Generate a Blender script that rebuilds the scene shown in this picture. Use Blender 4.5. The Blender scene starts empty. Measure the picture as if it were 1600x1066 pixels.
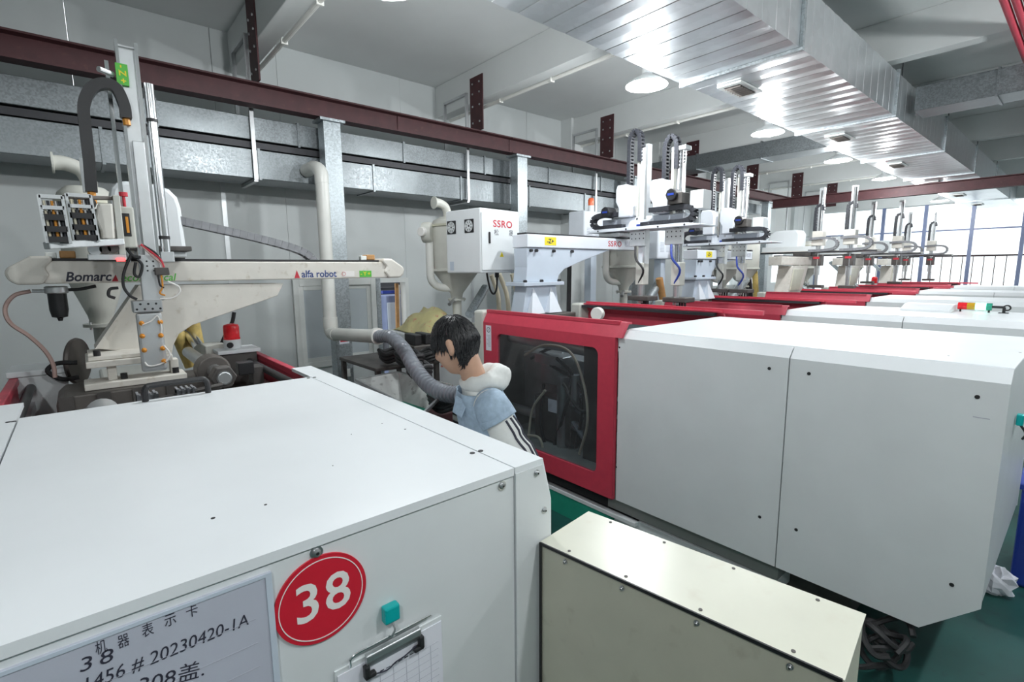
import bpy, math, random
from mathutils import Vector, Matrix
random.seed(7)
S = bpy.context.scene
COL = S.collection
# ------------------------------------------------------------------ camera
F_PX, YAW, PITCH, ROLL, CAM_H = 782.2, 49.41, 8.13, -0.5, 1.9
_y, _p, _r = map(math.radians, (YAW, PITCH, ROLL))
FW = Vector((math.cos(_y)*math.cos(_p), math.sin(_y)*math.cos(_p), -math.sin(_p)))
_r0 = Vector((math.sin(_y), -math.cos(_y), 0)); _u0 = _r0.cross(FW)
RT = _r0*math.cos(_r) + _u0*math.sin(_r); UP = -_r0*math.sin(_r) + _u0*math.cos(_r)
CAM = Vector((0, 0, CAM_H))
cd = bpy.data.cameras.new('camera'); cam = bpy.data.objects.new('camera', cd); COL.objects.link(cam)
cd.sensor_width = 36; cd.lens = F_PX/1600*36; cd.clip_start = .05; cd.clip_end = 200
M = Matrix((RT, UP, -FW)).transposed().to_4x4(); M.translation = CAM
cam.matrix_world = M
S.camera = cam
def W(u, v, ax, val):
    """survey helper: measured image point -> world point on a known plane of the hall"""
    d = FW + RT*((u-800)/F_PX) + UP*((533-v)/F_PX)
    return CAM + d*((val-CAM[ax])/d[ax])
def WD(u, v, depth):
    return CAM + (FW + RT*((u-800)/F_PX) + UP*((533-v)/F_PX))*depth
# ------------------------------------------------------------------ world, light, exposure
wd = bpy.data.worlds.new('world'); S.world = wd; wd.use_nodes = True
bg = wd.node_tree.nodes['Background']; bg.inputs[0].default_value = (.93, .97, 1, 1); bg.inputs[1].default_value = 1.9
vs = S.view_settings
vs.view_transform = 'Standard'; vs.look = 'None'; vs.gamma = 1; vs.use_curve_mapping = False
vs.exposure = 0.36
LAMP_W = 72
# ------------------------------------------------------------------ materials
def mat(name, col, rough=.5, metal=0, var=.06, scale=6, bump=0, emit=None, alpha=None, spec=.5, wear=None):
    m = bpy.data.materials.new(name); m.use_nodes = True
    nt = m.node_tree; b = nt.nodes['Principled BSDF']
    b.inputs['Roughness'].default_value = rough; b.inputs['Metallic'].default_value = metal
    b.inputs['Specular IOR Level'].default_value = spec
    c = (*col, 1)
    if var or bump:
        tc = nt.nodes.new('ShaderNodeTexCoord'); n = nt.nodes.new('ShaderNodeTexNoise')
        n.inputs['Scale'].default_value = scale; n.inputs['Detail'].default_value = 5
        nt.links.new(tc.outputs['Object'], n.inputs['Vector'])
        r = nt.nodes.new('ShaderNodeValToRGB')
        r.color_ramp.elements[0].position = .3; r.color_ramp.elements[1].position = .7
        r.color_ramp.elements[0].color = (*[x*(1-var) for x in col], 1); r.color_ramp.elements[1].color = (*[min(1, x*(1+var)) for x in col], 1)
        nt.links.new(n.outputs['Fac'], r.inputs['Fac']); out = r.outputs['Color']
        if wear:
            n2 = nt.nodes.new('ShaderNodeTexNoise'); n2.inputs['Scale'].default_value = scale*2.7; n2.inputs['Detail'].default_value = 8
            nt.links.new(tc.outputs['Object'], n2.inputs['Vector'])
            r2 = nt.nodes.new('ShaderNodeValToRGB'); r2.color_ramp.elements[0].position = .60; r2.color_ramp.elements[1].position = .75
            mx = nt.nodes.new('ShaderNodeMix'); mx.data_type = 'RGBA'
            nt.links.new(n2.outputs['Fac'], r2.inputs['Fac']); nt.links.new(r2.outputs['Color'], mx.inputs['Factor'])
            nt.links.new(out, mx.inputs['A']); mx.inputs['B'].default_value = (*wear, 1); out = mx.outputs['Result']
        nt.links.new(out, b.inputs['Base Color'])
        if bump:
            bp = nt.nodes.new('ShaderNodeBump'); bp.inputs['Strength'].default_value = bump; bp.inputs['Distance'].default_value = .02
            nt.links.new(n.outputs['Fac'], bp.inputs['Height']); nt.links.new(bp.outputs['Normal'], b.inputs['Normal'])
    else:
        b.inputs['Base Color'].default_value = c
    if emit: b.inputs['Emission Color'].default_value = (*emit[0], 1); b.inputs['Emission Strength'].default_value = emit[1]
    if alpha is not None: b.inputs['Alpha'].default_value = alpha
    return m
def galv(name, col, rough, cell=45, wavy=0, metal=.85, contrast=.16, rv=.10):
    m = bpy.data.materials.new(name); m.use_nodes = True
    nt = m.node_tree; b = nt.nodes['Principled BSDF']; b.inputs['Metallic'].default_value = metal
    tc = nt.nodes.new('ShaderNodeTexCoord'); v = nt.nodes.new('ShaderNodeTexVoronoi'); v.inputs['Scale'].default_value = cell
    nt.links.new(tc.outputs['Object'], v.inputs['Vector'])
    bw = nt.nodes.new('ShaderNodeRGBToBW'); nt.links.new(v.outputs['Color'], bw.inputs[0])
    r = nt.nodes.new('ShaderNodeValToRGB'); r.color_ramp.elements[0].color = (*[x*(1-contrast) for x in col], 1); r.color_ramp.elements[1].color = (*[min(1, x*(1+contrast)) for x in col], 1)
    r.color_ramp.elements[0].position = .25; r.color_ramp.elements[1].position = .75
    nt.links.new(bw.outputs[0], r.inputs['Fac']); nt.links.new(r.outputs['Color'], b.inputs['Base Color'])
    mr = nt.nodes.new('ShaderNodeMapRange'); mr.inputs['To Min'].default_value = rough-rv; mr.inputs['To Max'].default_value = rough+rv
    nt.links.new(bw.outputs[0], mr.inputs['Value']); nt.links.new(mr.outputs[0], b.inputs['Roughness'])
    if wavy:
        n = nt.nodes.new('ShaderNodeTexNoise'); n.inputs['Scale'].default_value = 1.9; n.inputs['Detail'].default_value = 1
        nt.links.new(tc.outputs['Object'], n.inputs['Vector'])
        bp = nt.nodes.new('ShaderNodeBump'); bp.inputs['Strength'].default_value = wavy; bp.inputs['Distance'].default_value = .08
        nt.links.new(n.outputs['Fac'], bp.inputs['Height']); nt.links.new(bp.outputs['Normal'], b.inputs['Normal'])
    return m
def glass(name, tint, trans, rough=.05):
    m = bpy.data.materials.new(name); m.use_nodes = True
    nt = m.node_tree; nt.nodes.remove(nt.nodes['Principled BSDF'])
    o = nt.nodes['Material Output']; t = nt.nodes.new('ShaderNodeBsdfTransparent'); g = nt.nodes.new('ShaderNodeBsdfPrincipled')
    t.inputs[0].default_value = (*tint, 1); g.inputs['Base Color'].default_value = (.16, .165, .17, 1); g.inputs['Roughness'].default_value = rough
    tc = nt.nodes.new('ShaderNodeTexCoord'); n = nt.nodes.new('ShaderNodeTexNoise'); n.inputs['Scale'].default_value = 3; n.inputs['Detail'].default_value = 6
    nt.links.new(tc.outputs['Object'], n.inputs['Vector'])
    mr = nt.nodes.new('ShaderNodeMapRange'); mr.inputs['To Min'].default_value = trans-.08; mr.inputs['To Max'].default_value = trans+.10
    nt.links.new(n.outputs['Fac'], mr.inputs['Value'])
    mx = nt.nodes.new('ShaderNodeMixShader'); nt.links.new(mr.outputs[0], mx.inputs[0])
    nt.links.new(g.outputs[0], mx.inputs[1]); nt.links.new(t.outputs[0], mx.inputs[2]); nt.links.new(mx.outputs[0], o.inputs['Surface'])
    return m
K = {}
K['white'] = mat('white_paint', (.80, .83, .85), .35, var=.025, scale=3)
K['panel'] = mat('panel_paint', (.72, .75, .76), .42, var=.03, scale=4, bump=.02)
K['cool'] = mat('cool_white_paint', (.76, .80, .86), .35, var=.02)
K['paleblue'] = mat('pale_blue_paint', (.56, .63, .72), .4, var=.03)
K['greyblue'] = mat('grey_blue_metal', (.42, .46, .53), .4, var=.04)
K['cream'] = mat('cream_paint', (.72, .69, .63), .45, var=.06, scale=9, wear=(.55, .5, .42))
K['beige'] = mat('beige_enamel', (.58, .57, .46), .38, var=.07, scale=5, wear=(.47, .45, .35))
K['beigelight'] = mat('beige_enamel_top', (.66, .66, .56), .3, var=.05, scale=5, wear=(.62, .6, .5))  # same beige enamel made paler: the lid's brighter light put into its colour
K['tan'] = mat('tan_hopper_paint', (.60, .60, .55), .45, var=.05)
K['red'] = mat('red_paint', (.55, .05, .085), .42, var=.05, scale=20)
K['beam'] = mat('oxide_red_steel', (.058, .016, .019), .6, var=.18, scale=9, wear=(.08, .03, .028))
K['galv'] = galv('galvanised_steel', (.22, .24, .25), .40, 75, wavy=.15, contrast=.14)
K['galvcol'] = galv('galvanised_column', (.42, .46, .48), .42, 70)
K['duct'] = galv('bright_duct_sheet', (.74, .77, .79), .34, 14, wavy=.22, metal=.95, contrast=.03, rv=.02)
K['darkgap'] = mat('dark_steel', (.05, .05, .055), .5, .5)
K['steel'] = mat('machined_steel', (.55, .56, .57), .32, .9, var=.08, scale=14)
K['bright'] = mat('polished_rod', (.75, .76, .77), .18, 1, var=0)
K['alu'] = mat('aluminium', (.62, .64, .65), .38, .7, var=.05, scale=15)
K['iron'] = mat('oily_cast_iron', (.10, .092, .087), .5, .35, var=.25, scale=9)
K['brown'] = mat('brown_grey_steel', (.125, .112, .102), .5, .3, var=.2, scale=7)
K['black'] = mat('black_plastic', (.018, .018, .02), .42, var=.1)
K['chain'] = mat('black_chain_plastic', (.035, .037, .045), .4, var=.15, scale=30)
K['gchain'] = mat('grey_chain_plastic', (.22, .225, .24), .45, var=.15, scale=30)
K['rubber'] = mat('black_rubber', (.02, .02, .022), .6, var=.1)
K['pvc'] = mat('white_pvc', (.74, .74, .70), .35, var=.04)
K['ghose'] = mat('grey_hose', (.17, .185, .21), .27, var=.06)
K['wall'] = mat('wall_panel', (.60, .63, .63), .55, var=.025, scale=1.5)
K['plaster'] = mat('ceiling_plaster', (.66, .68, .675), .85, var=.03, scale=2)
K['trim'] = mat('white_window_frame', (.70, .72, .70), .45, var=.04)
K['floor'] = mat('green_epoxy', (.012, .075, .065), .45, var=.25, scale=2.5, wear=(.01, .03, .03))
K['green'] = mat('green_bed_paint', (.02, .30, .20), .45, var=.06)
K['greybed'] = mat('grey_bed_paint', (.28, .30, .285), .5, var=.08)
K['orange'] = mat('amber_plastic', (.70, .28, .03), .35, var=.1)
K['yellow'] = mat('yellow_sleeve', (.60, .45, .15), .5, var=.15, scale=40)
K['clear'] = mat('pale_hose', (.70, .64, .50), .3, var=.08)
K['blue'] = mat('blue_plastic', (.02, .05, .32), .4, var=.1)
K['bluegrey'] = mat('blue_machine_paint', (.18, .22, .36), .45, var=.1)
K['wood'] = mat('raw_timber', (.42, .22, .08), .6, var=.2, scale=12)
K['teal'] = mat('teal_plastic', (.0, .38, .38), .35, var=.05)
K['paper'] = mat('white_paper', (.80, .81, .88), .7, var=.02)
K['ink'] = mat('ink_print', (.03, .03, .05), .6, var=0)
K['inkgrey'] = mat('grey_ink_line', (.42, .43, .5), .7, var=0)
K['boardface'] = mat('laminated_card', (.50, .52, .60), .3, var=.03)
K['signred'] = mat('sign_red', (.60, .015, .035), .35, var=.03)
K['signwhite'] = mat('sign_white', (.85, .83, .80), .4, var=0)
K['pgreen'] = mat('green_print', (.10, .48, .06), .5, var=0)
K['pyellow'] = mat('yellow_print', (.80, .66, .03), .5, var=0)
K['pred'] = mat('red_print', (.55, .03, .05), .5, var=0)
K['pblue'] = mat('navy_print', (.03, .06, .20), .5, var=0)
K['beacon'] = mat('red_beacon_lens', (.70, .02, .03), .15, var=.1, scale=40, emit=((.8, .02, .02), .05))
K['obeacon'] = mat('orange_beacon_lens', (.85, .16, .06), .2, var=.05)
K['led'] = mat('lit_green_lens', (.2, .9, .6), .3, var=0, emit=((.25, 1, .65), 2.5))
K['redled'] = mat('red_led', (.9, .05, .05), .3, var=0, emit=((1, .05, .05), 4))
K['amber'] = mat('amber_lens', (.55, .32, .02), .2, var=.05)
K['bulb'] = mat('lamp_glow', (1, 1, 1), .5, var=0, emit=((.95, .98, 1), 22))
K['shade'] = mat('enamel_shade', (.80, .82, .82), .3, var=0)
K['sack'] = mat('printed_sack', (.62, .56, .28), .55, var=.15, scale=7, wear=(.60, .10, .14))
K['hopper'] = mat('worn_sheet_steel', (.55, .56, .55), .4, .3, var=.15, scale=8, wear=(.22, .22, .21))
K['darkwin'] = glass('smoky_polycarbonate', (.80, .84, .86), .84, .12)
K['pane'] = glass('window_glass', (.96, .98, .98), .9)
K['frost'] = mat('frosted_pane', (.52, .57, .60), .25, var=.05, scale=2)
K['skin'] = mat('skin', (.55, .33, .23), .5, var=.06, scale=20)
K['hair'] = mat('black_hair', (.012, .012, .014), .38, var=.2, scale=60)
K['hood'] = mat('white_fleece', (.74, .75, .73), .85, var=.05, scale=30, bump=.1)
K['denim'] = mat('light_denim', (.34, .44, .55), .8, var=.12, scale=45, bump=.15)
K['jean'] = mat('dark_trousers', (.03, .035, .05), .8, var=.1)
K['lip'] = mat('lips', (.45, .17, .14), .5, var=0)
K['copper'] = mat('pink_air_hose', (.55, .38, .34), .35, var=.05)
K['interior'] = mat('guard_interior', (.10, .10, .105), .6, var=.2)
# ------------------------------------------------------------------ mesh builder
def frame(d):
    d = Vector(d).normalized(); a = Vector((0, 0, 1)) if abs(d.z) < .9 else Vector((1, 0, 0))
    x = d.cross(a).normalized(); return x, d.cross(x).normalized(), d
def wloc(o):
    l = Vector((0, 0, 0))
    while o: l += o.location; o = o.parent
    return l
class MB:
    def __init__(s): s.v = []; s.f = []
    def add(s, v, f):
        n = len(s.v); s.v += [Vector(p) for p in v]; s.f += [[i+n for i in q] for q in f]; return s
    def box(s, x0, x1, y0, y1, z0, z1):
        return s.add([(x, y, z) for z in (z0, z1) for y in (y0, y1) for x in (x0, x1)],
                     [(0, 2, 3, 1), (4, 5, 7, 6), (0, 1, 5, 4), (2, 6, 7, 3), (0, 4, 6, 2), (1, 3, 7, 5)])
    def obox(s, c, size, ax):
        c = Vector(c); X, Y, Z = [Vector(a) for a in ax]; h = [q/2 for q in size]
        return s.add([c+X*(i*h[0])+Y*(j*h[1])+Z*(k*h[2]) for k in (-1, 1) for j in (-1, 1) for i in (-1, 1)],
                     [(0, 2, 3, 1), (4, 5, 7, 6), (0, 1, 5, 4), (2, 6, 7, 3), (0, 4, 6, 2), (1, 3, 7, 5)])
    def bar(s, p0, p1, w, h, up=(0, 0, 1)):
        p0, p1 = Vector(p0), Vector(p1); d = (p1-p0); L = d.length; d.normalize()
        u = Vector(up); x = d.cross(u)
        if x.length < 1e-3: x = d.cross(Vector((1, 0, 0)))
        x.normalize(); u = x.cross(d)
        return s.obox((p0+p1)/2, (w, L, h), (x, d, u))
    def prism(s, ax, pts, a, b):
        n = len(pts)
        def mk(p, t):
            q = list(p); q.insert(ax, t); return Vector(q)
        v = [mk(p, a) for p in pts]+[mk(p, b) for p in pts]
        return s.add(v, [list(range(n))[::-1], list(range(n, 2*n))]+[[i, (i+1) % n, n+(i+1) % n, n+i] for i in range(n)])
    def cyl(s, p0, p1, r0, r1=None, n=16):
        return s.lathe([(r0, 0), (r0 if r1 is None else r1, (Vector(p1)-Vector(p0)).length)], p0, Vector(p1)-Vector(p0), n)
    def lathe(s, prof, base, axis=(0, 0, 1), n=24, cap=True):
        x, y, d = frame(axis); base = Vector(base); v = []; f = []
        for r, h in prof:
            v += [base+d*h+(x*math.cos(t)+y*math.sin(t))*r for t in [2*math.pi*i/n for i in range(n)]]
        for k in range(len(prof)-1):
            f += [[k*n+i, k*n+(i+1) % n, (k+1)*n+(i+1) % n, (k+1)*n+i] for i in range(n)]
        if cap: f += [list(range(n))[::-1], list(range((len(prof)-1)*n, len(prof)*n))]
        return s.add(v, f)
    def tube(s, pts, r, n=8, sx=1, cap=True, side=None):
        pts = [Vector(p) for p in pts]; rs = r if isinstance(r, (list, tuple)) else [r]*len(pts); v = []; f = []
        x = None
        for i, p in enumerate(pts):
            d = (pts[min(i+1, len(pts)-1)]-pts[max(i-1, 0)]).normalized()
            if side is not None: x = Vector(side); x = (x-d*x.dot(d)).normalized()
            elif x is None: x = frame(d)[0]
            else:
                x = x-d*x.dot(d)
                x = x.normalized() if x.length > 1e-5 else frame(d)[0]
            y = d.cross(x)
            v += [p+(x*math.cos(t)*sx+y*math.sin(t))*rs[i] for t in [2*math.pi*k/n+math.pi/n for k in range(n)]]
        m = len(pts)
        for k in range(m-1): f += [[k*n+i, k*n+(i+1) % n, (k+1)*n+(i+1) % n, (k+1)*n+i] for i in range(n)]
        if cap: f += [list(range(n))[::-1], list(range((m-1)*n, m*n))]
        return s.add(v, f)
    def chain(s, pts, w, h, side, pitch=.028):
        """drag chain: separate links along a smooth path"""
        P = smooth(pts, 12); L = [0]
        for a, b in zip(P, P[1:]): L.append(L[-1]+(b-a).length)
        n = max(2, int(L[-1]/pitch)); side = Vector(side).normalized()
        def at(t):
            for i in range(len(L)-1):
                if L[i+1] >= t: return P[i].lerp(P[i+1], (t-L[i])/max(1e-9, L[i+1]-L[i]))
            return P[-1]
        for i in range(n):
            a, b = at(L[-1]*i/n), at(L[-1]*(i+1)/n); d = (b-a).normalized(); up = d.cross(side).normalized(); sd = up.cross(d)
            c = (a+b)/2; l = (b-a).length
            for k in (-1, 1): s.obox(c+sd*k*(w/2-.005), (l*.98, .010, h), (d, sd, up))
            s.obox(c, (l*.62, w-.012, h*.8), (d, sd, up))
            for k in (-1, 1): s.obox(c+up*k*(h/2-.002), (l*.36, w-.01, .004), (d, sd, up))
        return s
    def build(s, name, m, parent=None, bev=0, smooth_=False, seg=2, ang=35):
        off = wloc(parent) if parent else Vector((0, 0, 0))
        me = bpy.data.meshes.new(name); me.from_pydata([p-off for p in s.v], [], s.f); me.update()
        me.materials.append(K[m] if isinstance(m, str) else m)
        o = bpy.data.objects.new(name, me); COL.objects.link(o)
        if parent: o.parent = parent
        if smooth_:
            me.shade_smooth(); me.set_sharp_from_angle(angle=math.radians(ang))
        if bev:
            b = o.modifiers.new('bevel', 'BEVEL'); b.width = bev; b.segments = seg; b.limit_method = 'ANGLE'; b.angle_limit = math.radians(35)
        return o
def smooth(pts, k=8):
    P = [Vector(p) for p in pts]
    if len(P) < 3: return P
    Q = [P[0]*2-P[1]]+P+[P[-1]*2-P[-2]]; out = []
    for i in range(1, len(Q)-2):
        for j in range(k):
            t = j/k; a, b, c, d = Q[i-1], Q[i], Q[i+1], Q[i+2]
            out.append(.5*((2*b)+(c-a)*t+(2*a-5*b+4*c-d)*t*t+(3*b-a-3*c+d)*t**3))
    out.append(P[-1]); return out
def tag(o, label, cat, group=None):
    o['label'] = label; o['category'] = cat
    if group: o['group'] = group
    return o
def root(name, loc, label, cat, group=None):
    o = bpy.data.objects.new(name, None); o.empty_display_size = .1; COL.objects.link(o); o.location = loc
    return tag(o, label, cat, group)
def struct(o): o['kind'] = 'structure'; return o
def copy_tree(o, parent=None):
    c = o.copy(); COL.objects.link(c); c.parent = parent
    for ch in list(o.children): copy_tree(ch, c)
    return c
def box(name, m, parent, x0, x1, y0, y1, z0, z1, bev=0): return MB().box(x0, x1, y0, y1, z0, z1).build(name, m, parent, bev)
def text(name, body, size, m, origin, right, up, parent, shear=0, align='LEFT', bold=0, sx=1, spacing=1, depth=.0006):
    cu = bpy.data.curves.new(name, 'FONT'); cu.body = body; cu.size = size; cu.shear = shear; cu.align_x = align; cu.align_y = 'CENTER'
    cu.offset = bold; cu.space_character = spacing; cu.resolution_u = 3
    ob = bpy.data.objects.new(name, cu); COL.objects.link(ob); bpy.context.view_layer.update()
    me = bpy.data.meshes.new_from_object(ob.evaluated_get(bpy.context.evaluated_depsgraph_get()))
    bpy.data.objects.remove(ob)
    right = Vector(right).normalized(); up = Vector(up).normalized(); nr = right.cross(up); off = wloc(parent) if parent else Vector()
    for v in me.vertices:
        v.co = Vector(origin)+right*(v.co.x*sx)+up*v.co.y+nr*depth-off
    me.materials.clear(); me.materials.append(K[m])
    o = bpy.data.objects.new(name, me); COL.objects.link(o); o.parent = parent
    return o
# ------------------------------------------------------------------ the hall
CEIL = 4.42; WALL_Y = 6.3; BX = [1.45+2.58*k for k in range(-2, 7)]
struct(MB().box(-7, 26, -9, 7.9, -.1, 0).build('floor', 'floor'))
struct(MB().box(-7, 18.9, -7, 6.6, CEIL, CEIL+.15).build('ceiling', 'plaster'))
for k, x in enumerate(BX):
    struct(MB().box(x, x+.17, -7, WALL_Y, 4.01, CEIL).build('trim_%d' % (k+1), 'plaster', bev=.006))
struct(MB().box(-7.1, -7, -7, 6.6, 0, CEIL).build('wall_left', 'wall')); struct(MB().box(-7, 19, -7.1, -7, 0, CEIL).build('wall_front', 'wall'))
wb = bpy.data.objects.new('wall_back', None); COL.objects.link(wb); struct(wb)
edges = [-7, -5.6, -4.45, -3.3, -2.15, -1.0, .14, 1.28, 1.93, 2.99, 3.47, 4.6, 5.75, 6.9, 8.05, 9.2, 10.35, 11.5]
for a, b in zip(edges, edges[1:]):
    if a == 1.93:
        MB().box(a, b, WALL_Y, WALL_Y+.08, 0, .70).build('panel', 'wall', wb); MB().box(a, b, WALL_Y, WALL_Y+.08, 1.80, CEIL).build('panel', 'wall', wb); continue
    if a == 2.99:
        MB().box(a, b, WALL_Y, WALL_Y+.08, 1.80, CEIL).build('panel', 'wall', wb); continue
    MB().box(a+.002, b-.002, WALL_Y, WALL_Y+.08, 0, CEIL).build('panel', 'wall', wb, bev=.004)
for x in (.14, 1.28, 4.6, 6.9, 9.2): box('joint_strip', 'alu', wb, x-.022, x+.022, WALL_Y-.008, WALL_Y, 0, 3.0)
box('pilaster', 'plaster', wb, 6.55, 6.85, 6.06, 6.3, 0, CEIL); box('pilaster', 'plaster', wb, 9.15, 9.45, 6.06, 6.3, 0, CEIL)
# glazed stretch of the back wall beyond the panels
box('sill_wall', 'wall', wb, 11.5, 18.5, WALL_Y, WALL_Y+.15, 0, 1.45); box('head_wall', 'plaster', wb, 11.5, 18.5, WALL_Y, WALL_Y+.15, 2.75, CEIL)
for x in (11.5, 13.2, 14.9, 16.6, 18.2): box('pier', 'wall', wb, x, x+.32, WALL_Y-.1, WALL_Y+.15, 0, CEIL)
for i in range(4): MB().box(11.82+1.7*i, 13.2+1.7*i, WALL_Y+.06, WALL_Y+.075, 1.45, 2.75).build('pane', 'pane', wb)
# sliding window beside the galvanised column
w1 = bpy.data.objects.new('window_1', None); COL.objects.link(w1); w1.location = (2.45, WALL_Y, .7); struct(w1)
fm = MB()
for x0, x1, z0, z1 in ((1.93, 2.0, .70, 1.80), (2.92, 2.99, .70, 1.80), (2.001, 2.919, .70, .78), (2.001, 2.919, 1.72, 1.80)): fm.box(x0, x1, WALL_Y-.04, WALL_Y+.05, z0, z1)
fm.build('window_frame', 'trim', w1, bev=.005)
for a, b, yy in ((2.0, 2.5, .0), (2.44, 2.92, .03)):
    s = MB()
    for x0, x1, z0, z1 in ((a, a+.05, .78, 1.72), (b-.05, b, .78, 1.72), (a+.051, b-.051, .78, .83), (a+.051, b-.051, 1.67, 1.72)): s.box(x0, x1, WALL_Y-.03+yy, WALL_Y-.005+yy, z0, z1)
    sash = s.build('sash', 'trim', w1, bev=.003)
    MB().box(a+.05, b-.05, WALL_Y-.022+yy, WALL_Y-.014+yy, .83, 1.67).build('pane', 'frost', sash)
# doorway with its frame, store room behind
d1 = bpy.data.objects.new('door_1', None); COL.objects.link(d1); d1.location = (3.23, WALL_Y, 0); struct(d1)
MB().box(2.99, 3.05, WALL_Y-.05, WALL_Y+.1, 0, 1.80).build('door_frame', 'galvcol', d1); MB().box(3.42, 3.47, WALL_Y-.05, WALL_Y+.1, 0, 1.80).build('door_frame', 'trim', d1)
MB().box(3.05, 3.42, WALL_Y-.05, WALL_Y+.1, 1.74, 1.80).build('door_frame', 'trim', d1)
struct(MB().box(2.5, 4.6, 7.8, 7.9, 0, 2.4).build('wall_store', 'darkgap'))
sr = root('storage_rack', (3.2, 6.9, 0), 'dark shelving rack with black bins seen through the doorway', 'shelf')
for z in (.55, .95, 1.3, 1.62): box('shelf', 'black', sr, 3.0, 3.75, 6.9, 7.3, z, z+.03)
for x in (3.0, 3.72): box('upright', 'darkgap', sr, x, x+.03, 6.9, 6.93, 0, 1.75)
for z in (.58, .98, 1.33): box('bin', 'black', sr, 3.05, 3.2, 6.92, 7.2, z, z+.22, .02)
bm = root('blue_cabinet', (3.45, 6.6, 0), 'blue grey equipment cabinet standing inside the doorway', 'cabinet')
box('body', 'bluegrey', bm, 3.27, 3.62, 6.55, 6.85, 0, 1.55, .02); box('front_panel', 'paleblue', bm, 3.28, 3.40, 6.535, 6.55, .5, 1.45, .005); box('top_rail', 'blue', bm, 3.2, 3.62, 6.5, 6.55, 1.58, 1.62)
tm = root('timber_post', (3.37, 6.4, 0), 'bare orange timber board leaning in the doorway', 'board')
MB().bar((3.345, 6.42, 0), (3.375, 6.42, 1.72), .045, .03, (0, 1, 0)).build('board', 'wood', tm); MB().bar((3.40, 6.46, 0), (3.415, 6.44, 1.70), .03, .02, (0, 1, 0)).build('board', 'cream', tm)
# far glazed wall
wf = bpy.data.objects.new('wall_far', None); COL.objects.link(wf); struct(wf)
XF = 18.5
box('lintel', 'plaster', wf, XF, XF+.3, -7, WALL_Y+.15, 3.62, CEIL); box('plinth', 'wall', wf, XF, XF+.2, -7, WALL_Y, 0, .25)
w2 = bpy.data.objects.new('window_2', None); COL.objects.link(w2); w2.location = (XF, 0, .25); struct(w2)
ys = [6.2, 5.3, 4.42, 3.42, 2.4, 1.4, .4, -.6, -1.6, -2.6, -3.6, -4.6, -5.6, -6.6]
for i, y in enumerate(ys): box('mullion', 'bluegrey', w2, XF+.05, XF+.13, y-.04, y+.04, .25, 3.62)
box('transom', 'bluegrey', w2, XF+.06, XF+.12, -6.6, 6.2, 2.86, 2.90)
for a, b in zip(ys, ys[1:]):
    MB().box(XF+.085, XF+.092, b+.04, a-.04, .25, 2.86).build('pane', 'pane', w2); MB().box(XF+.085, XF+.092, b+.04, a-.04, 2.90, 3.62).build('pane', 'pane', w2)
rl = root('balcony_railing', (20, 2, 0), 'dark red balcony railing with thin bars beyond the far windows', 'railing')
box('top_rail', 'beam', rl, 19.97, 20.03, -2, 6, 2.16, 2.21); box('bottom_rail', 'beam', rl, 19.98, 20.02, -2, 6, .3, .34)
for i in range(34): box('bar', 'beam', rl, 19.985, 20.0, -2+.235*i, -1.98+.235*i, .34, 2.16)
# ------------------------------------------------------------------ red steel runway
rb = root('red_steel_beam', (5, 5.35, 3.45), 'long oxide red steel I beam running along the back wall', 'beam')
BY = 5.35
I = [(BY-.075, 3.445), (BY+.075, 3.445), (BY+.075, 3.46), (BY+.01, 3.468), (BY+.01, 3.622), (BY+.075, 3.63), (BY+.075, 3.645), (BY-.075, 3.645), (BY-.075, 3.63), (BY-.01, 3.622), (BY-.01, 3.468), (BY-.075, 3.46)]
MB().prism(0, I, -3, 4.55).build('beam_length', 'beam', rb); MB().prism(0, I, 4.56, 14.0).build('beam_length', 'beam', rb)
box('splice_plate', 'beam', rb, 2.9, 3.02, BY-.02, BY-.011, 3.47, 3.62)
cb = root('red_steel_crossbeam', (12.6, 1, 3.27), 'dark red steel beam crossing the hall below the far duct', 'beam')
MB().prism(1, [(x-BY+12.6, z-.175) for x, z in I], -6, 5.2).build('beam_length', 'beam', cb)
for k, x in enumerate(BX[2:]):
    hp = root('beam_hanger', (x, 5.35, 3.65), ['rusty brown hanger post at the upper left above the red beam', 'dark brown bolted hanger plate just left of centre above red beam',
        'dark brown bolted hanger plate above the loop of the second robot', 'brown hanger plate right of the paired robot masts', 'brown hanger plate seen left of the crossbeam end', 'brown hanger plate above the crossbeam',
        'furthest brown hanger plate near the far windows'][k], 'bracket', 'hanger plates of the red beam')
    box('plate', 'beam', hp, x-.014, x, 5.21, 5.47, 3.645, 4.30 if k else CEIL)
    for z in (3.75, 3.95, 4.1, 4.22):
        for y in (5.27, 5.41): MB().cyl((x-.014, y, z), (x-.024, y, z), .012, n=6).build('bolt', 'steel', hp)
cols = [2.13, 4.76, 7.4, 10.05, 12.7]
for k, x in enumerate(cols):
    c = root('steel_column', (x, 5.38, 0), ['galvanised square column beside the white pipe', 'galvanised square column behind the white dryer box', 'galvanised column behind the twin masts of the second robot',
        'galvanised column behind the third robot', 'furthest galvanised column on the back wall'][k], 'column', 'galvanised columns under the red beam')
    MB().box(x-.09, x+.09, 5.30, 5.46, 0, 3.42).build('shaft', 'galvcol', c, bev=.006)
    MB().box(x-.13, x+.13, 5.27, 5.49, 3.42, 3.444).build('cap_plate', 'galvcol', c); MB().box(x-.13, x+.13, 5.27, 5.49, 0, .02).build('base_plate', 'galvcol', c)
    if k == 0:
        p = W(538, 533, 1, 5.30); box('label_sticker', 'paper', c, p.x-.055, p.x+.055, 5.298, 5.30, p.z-.03, p.z+.03)
        box('print_mark', 'pred', c, p.x-.045, p.x+.04, 5.297, 5.298, p.z-.008, p.z+.010)
        p = W(541, 583, 1, 5.30); box('socket_plate', 'trim', c, p.x-.045, p.x+.045, 5.29, 5.30, p.z-.045, p.z+.045, .006)
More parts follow.
